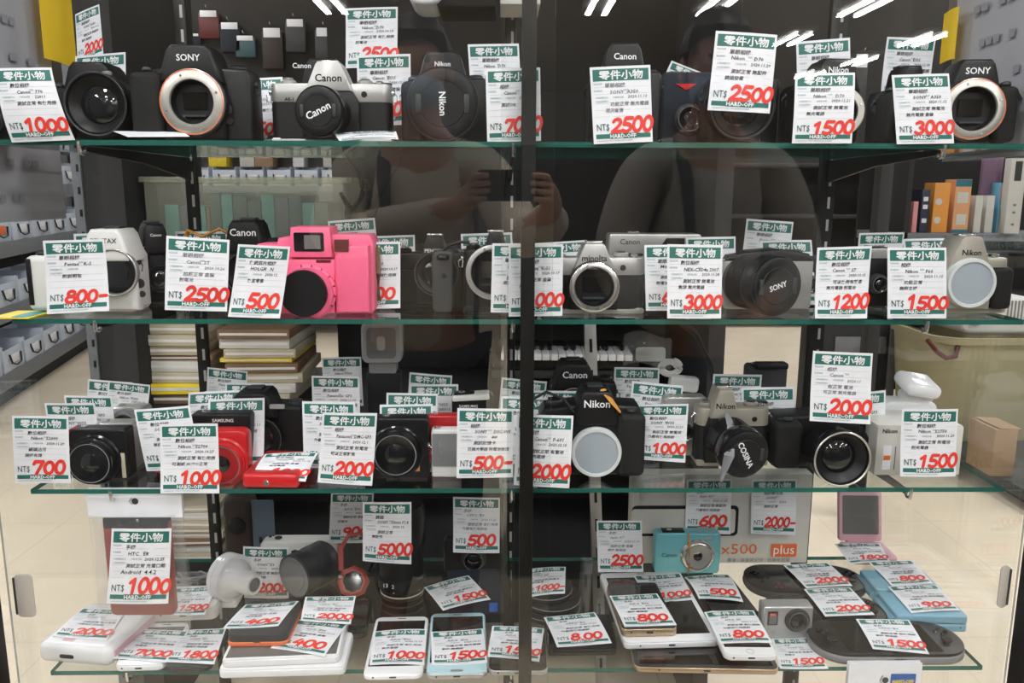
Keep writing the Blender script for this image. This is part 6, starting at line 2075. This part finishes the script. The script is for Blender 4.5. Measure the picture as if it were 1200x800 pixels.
MB('card').box((0, 0, (b.z - PT) / 2), (b.x - a.x, 0.2, b.z - PT), bev=0.003).build('carton', r)
MB('card').box((0.01, 0, b.z - PT + 0.003), (b.x - a.x, 0.19, 0.004), bev=0.001, X=RY(2)).build('flap', r)
a = PZ(1120, 528, PT)
r = thing('rack_base', 'low grey rack base on the floor under the olive tub', 'rack base', (a.x + 0.75, YO - 0.2, 0), 0)
MB('basegrey').box((0, 0, PT - 0.025), (1.5, 1.36, 0.05), bev=0.004).build('platform', r)
MB('rackdark').box((0.02, 0.0, (PT - 0.05) / 2), (1.42, 1.28, PT - 0.05)).build('kick_board', r)

# far dark shelves at the end of the right aisle and behind the photographer
for (x_, y_, w_, h_, lab) in ((3.2, 7.4, 4.4, 2.1, 'long dark shelf unit at the far end of the right aisle'), (0.4, 8.6, 2.6, 2.1, 'dark shelf unit far behind the middle of the cabinet'), (-2.0, -1.97, 3.8, 1.5, 'unseen low dark shelf unit added behind the photographer to darken door reflections, left half'), (2.0, -1.97, 3.9, 1.5, 'unseen low dark shelf unit added behind the photographer to darken door reflections, right half')):  # the low pair is unseen, added so the door reflects dark instead of floor
    r = thing('shelf_unit', lab, 'shelf unit', (x_, y_, 0))
    MB('rackback').box((0, 0.2, h_ / 2), (w_, 0.03, h_)).build('back_panel', r)
    for k in range(4):
        MB('rackdark').box((0, 0, 0.12 + k * h_ / 4.2), (w_, 0.4, 0.04), bev=0.004).build('shelf', r)
    for s in (-1, 1):
        MB('rackdark').box((s * w_ / 2, 0, h_ / 2), (0.04, 0.42, h_), bev=0.003).build('side_panel', r)

# ================================================================== the photographer, seen mirrored in the door
def skinmesh(name, joints, edges, m, sub=2):
    """joints: (x, y, z, radius); first joint is the root"""
    me = bpy.data.meshes.new(name)
    me.from_pydata([j[:3] for j in joints], edges, [])
    me.materials.append(M[m])
    o = bpy.data.objects.new(name, me)
    COL.objects.link(o)
    sk = o.modifiers.new('skin', 'SKIN')
    sk.use_smooth_shade = True
    for i, j in enumerate(joints):
        r_ = j[3]
        me.skin_vertices[0].data[i].radius = r_ if isinstance(r_, tuple) else (r_, r_)
        me.skin_vertices[0].data[i].use_root = (i == 0)
    if sub:
        s_ = o.modifiers.new('sub', 'SUBSURF')
        s_.levels = s_.render_levels = sub
    return o


def person(x0, y0, hc, hs, elbow, coat, label):
    """standing figure facing the cabinet; hc = point between the two hands, hs = half the gap between them"""
    J = [(0, 0, 0.95, 0.12), (0, 0.0, 1.12, 0.115), (0, 0.0, 1.33, 0.13), (0, 0.01, 1.46, 0.07), (0, 0.025, 1.535, 0.052), (0, 0.045, 1.60, 0.075), (0, 0.045, 1.68, 0.088), (0, 0.035, 1.75, 0.07)]
    E = [(i, i + 1) for i in range(7)]
    for s in (-1, 1):
        n = len(J)
        hx = hc[0] + s * hs
        J += [(s * 0.17, 0.0, 1.42, 0.058), (s * 0.25 + elbow[0], elbow[1], elbow[2], 0.045), (hx + s * 0.03, hc[1] - 0.06, hc[2] - 0.05, 0.030), (hx + s * 0.012, hc[1] - 0.02, hc[2] - 0.02, 0.026)]
        E += [(3, n), (n, n + 1), (n + 1, n + 2), (n + 2, n + 3)]
        for k in range(4):
            m_ = len(J)
            z_ = hc[2] + 0.020 - k * 0.018
            ln = (0.9, 1.0, 0.95, 0.75)[k]
            J += [(hx + s * 0.010, hc[1] + 0.004, z_, 0.0085), (hx - s * 0.006, hc[1] + 0.017, z_ + 0.002, 0.008), (hx - s * 0.034 * ln, hc[1] + 0.018, z_ + 0.004, 0.007)]
            E += [(n + 3, m_), (m_, m_ + 1), (m_ + 1, m_ + 2)]
        m_ = len(J)
        J += [(hx - s * 0.004, hc[1] - 0.018, hc[2] - 0.012, 0.010), (hx - s * 0.026, hc[1] - 0.014, hc[2] + 0.004, 0.0085)]
        E += [(n + 3, m_), (m_, m_ + 1)]
    for s in (-1, 1):
        n = len(J)
        J += [(s * 0.09, 0.0, 0.88, 0.09), (s * 0.10, 0.03, 0.50, 0.06), (s * 0.10, -0.01, 0.10, 0.042), (s * 0.11, 0.06, 0.045, 0.04), (s * 0.12, 0.15, 0.04, 0.035)]
        E += [(0, n), (n, n + 1), (n + 1, n + 2), (n + 2, n + 3), (n + 3, n + 4)]
    man = skinmesh('person', J, E, 'skin', 1)
    man.location = (x0, y0, 0)
    props(man, label, 'person')
    C_ = [(0, -0.005, 0.86, (0.165, 0.125)), (0, -0.005, 1.05, (0.155, 0.12)), (0, 0.0, 1.30, (0.175, 0.135)), (0, 0.005, 1.44, (0.10, 0.085)), (0, 0.015, 1.50, (0.072, 0.066))]
    CE = [(0, 1), (1, 2), (2, 3), (3, 4)]
    for s in (-1, 1):
        n = len(C_)
        hx = hc[0] + s * hs
        C_ += [(s * 0.18, 0.0, 1.415, 0.082), (s * 0.265 + elbow[0], elbow[1] - 0.005, elbow[2] - 0.005, 0.072), (hx + s * 0.045, hc[1] - 0.09, hc[2] - 0.065, 0.05)]
        CE += [(3, n), (n, n + 1), (n + 1, n + 2)]
    o = skinmesh('jacket', C_, CE, coat, 2)
    o.parent = man
    L_ = [(0, 0, 0.93, 0.14)]
    LE = []
    for s in (-1, 1):
        n = len(L_)
        L_ += [(s * 0.095, 0.0, 0.84, 0.105), (s * 0.102, 0.028, 0.50, 0.076), (s * 0.102, -0.008, 0.12, 0.06)]
        LE += [(0, n), (n, n + 1), (n + 1, n + 2)]
    o = skinmesh('trousers', L_, LE, 'jeans', 2)
    o.parent = man

    def ball(name, m, c, d, keep=None):
        b_ = bmesh.new()
        bmesh.ops.create_uvsphere(b_, u_segments=28, v_segments=18, radius=1)
        if keep:
            bmesh.ops.delete(b_, geom=[v for v in b_.verts if not keep(v.co)], context='VERTS')
        for v in b_.verts:
            v.co = Vector((v.co.x * d[0] + c[0], v.co.y * d[1] + c[1], v.co.z * d[2] + c[2]))
        MB(m).bm(b_).build(name, man)

    ball('hair', 'hair', (0, 0.035, 1.70), (0.094, 0.108, 0.118), lambda c: not (c.z < -0.1 and c.y > -0.1 or c.z < -0.55 or (c.y > 0.55 and c.z < 0.45)))
    ball('face_mask', 'mask', (0, 0.050, 1.61), (0.078, 0.09, 0.055), lambda c: c.y >= 0.15)
    for s in (-1, 1):
        ball('eye', 'lensglass', (s * 0.032, 0.126, 1.685), (0.011, 0.011, 0.011))
        ball('ear', 'skin', (s * 0.088, 0.035, 1.66), (0.010, 0.020, 0.032))
    MB('strap').tube([(-0.10, 0.14, 1.05), (-0.07, 0.155, 1.2), (-0.085, 0.13, 1.38), (-0.09, 0.05, 1.48)], 0.018, flat=0.3).build('bag_strap', man)
    return man


PX0, PY0 = -0.22, -1.36
hc = (0.245, 0.36, 1.365)                  # where the phone is, seen from the feet
person(PX0, PY0, hc, 0.078, (0.02, 0.12, 1.22), 'coat', 'person in a beige jacket and face mask holding up a phone, mirrored in the door')
person(0.56, -1.30, (0.0, 0.23, 1.06), 0.05, (0.0, 0.04, 1.14), 'coat2', 'person in a grey coat standing with joined hands, mirrored right of the phone holder')
r = thing('smartphone', 'black phone held up sideways by the mirrored photographer', 'phone', (PX0 + hc[0], PY0 + hc[1] + 0.006, 1.365))
MB('black_gloss').prism(rrect(-0.078, -0.036, 0.078, 0.036, 0.010), -0.004, 0.004, bev=0.0015).build('body', r)
MB('screen').prism(rrect(-0.072, -0.033, 0.072, 0.033, 0.006), -0.0046, -0.0038).build('screen', r)
MB('lensglass').disc(0.006, 0.0035, 0.0048, X=T(-0.06, 0, 0.02), n=20).build('camera_lens', r)
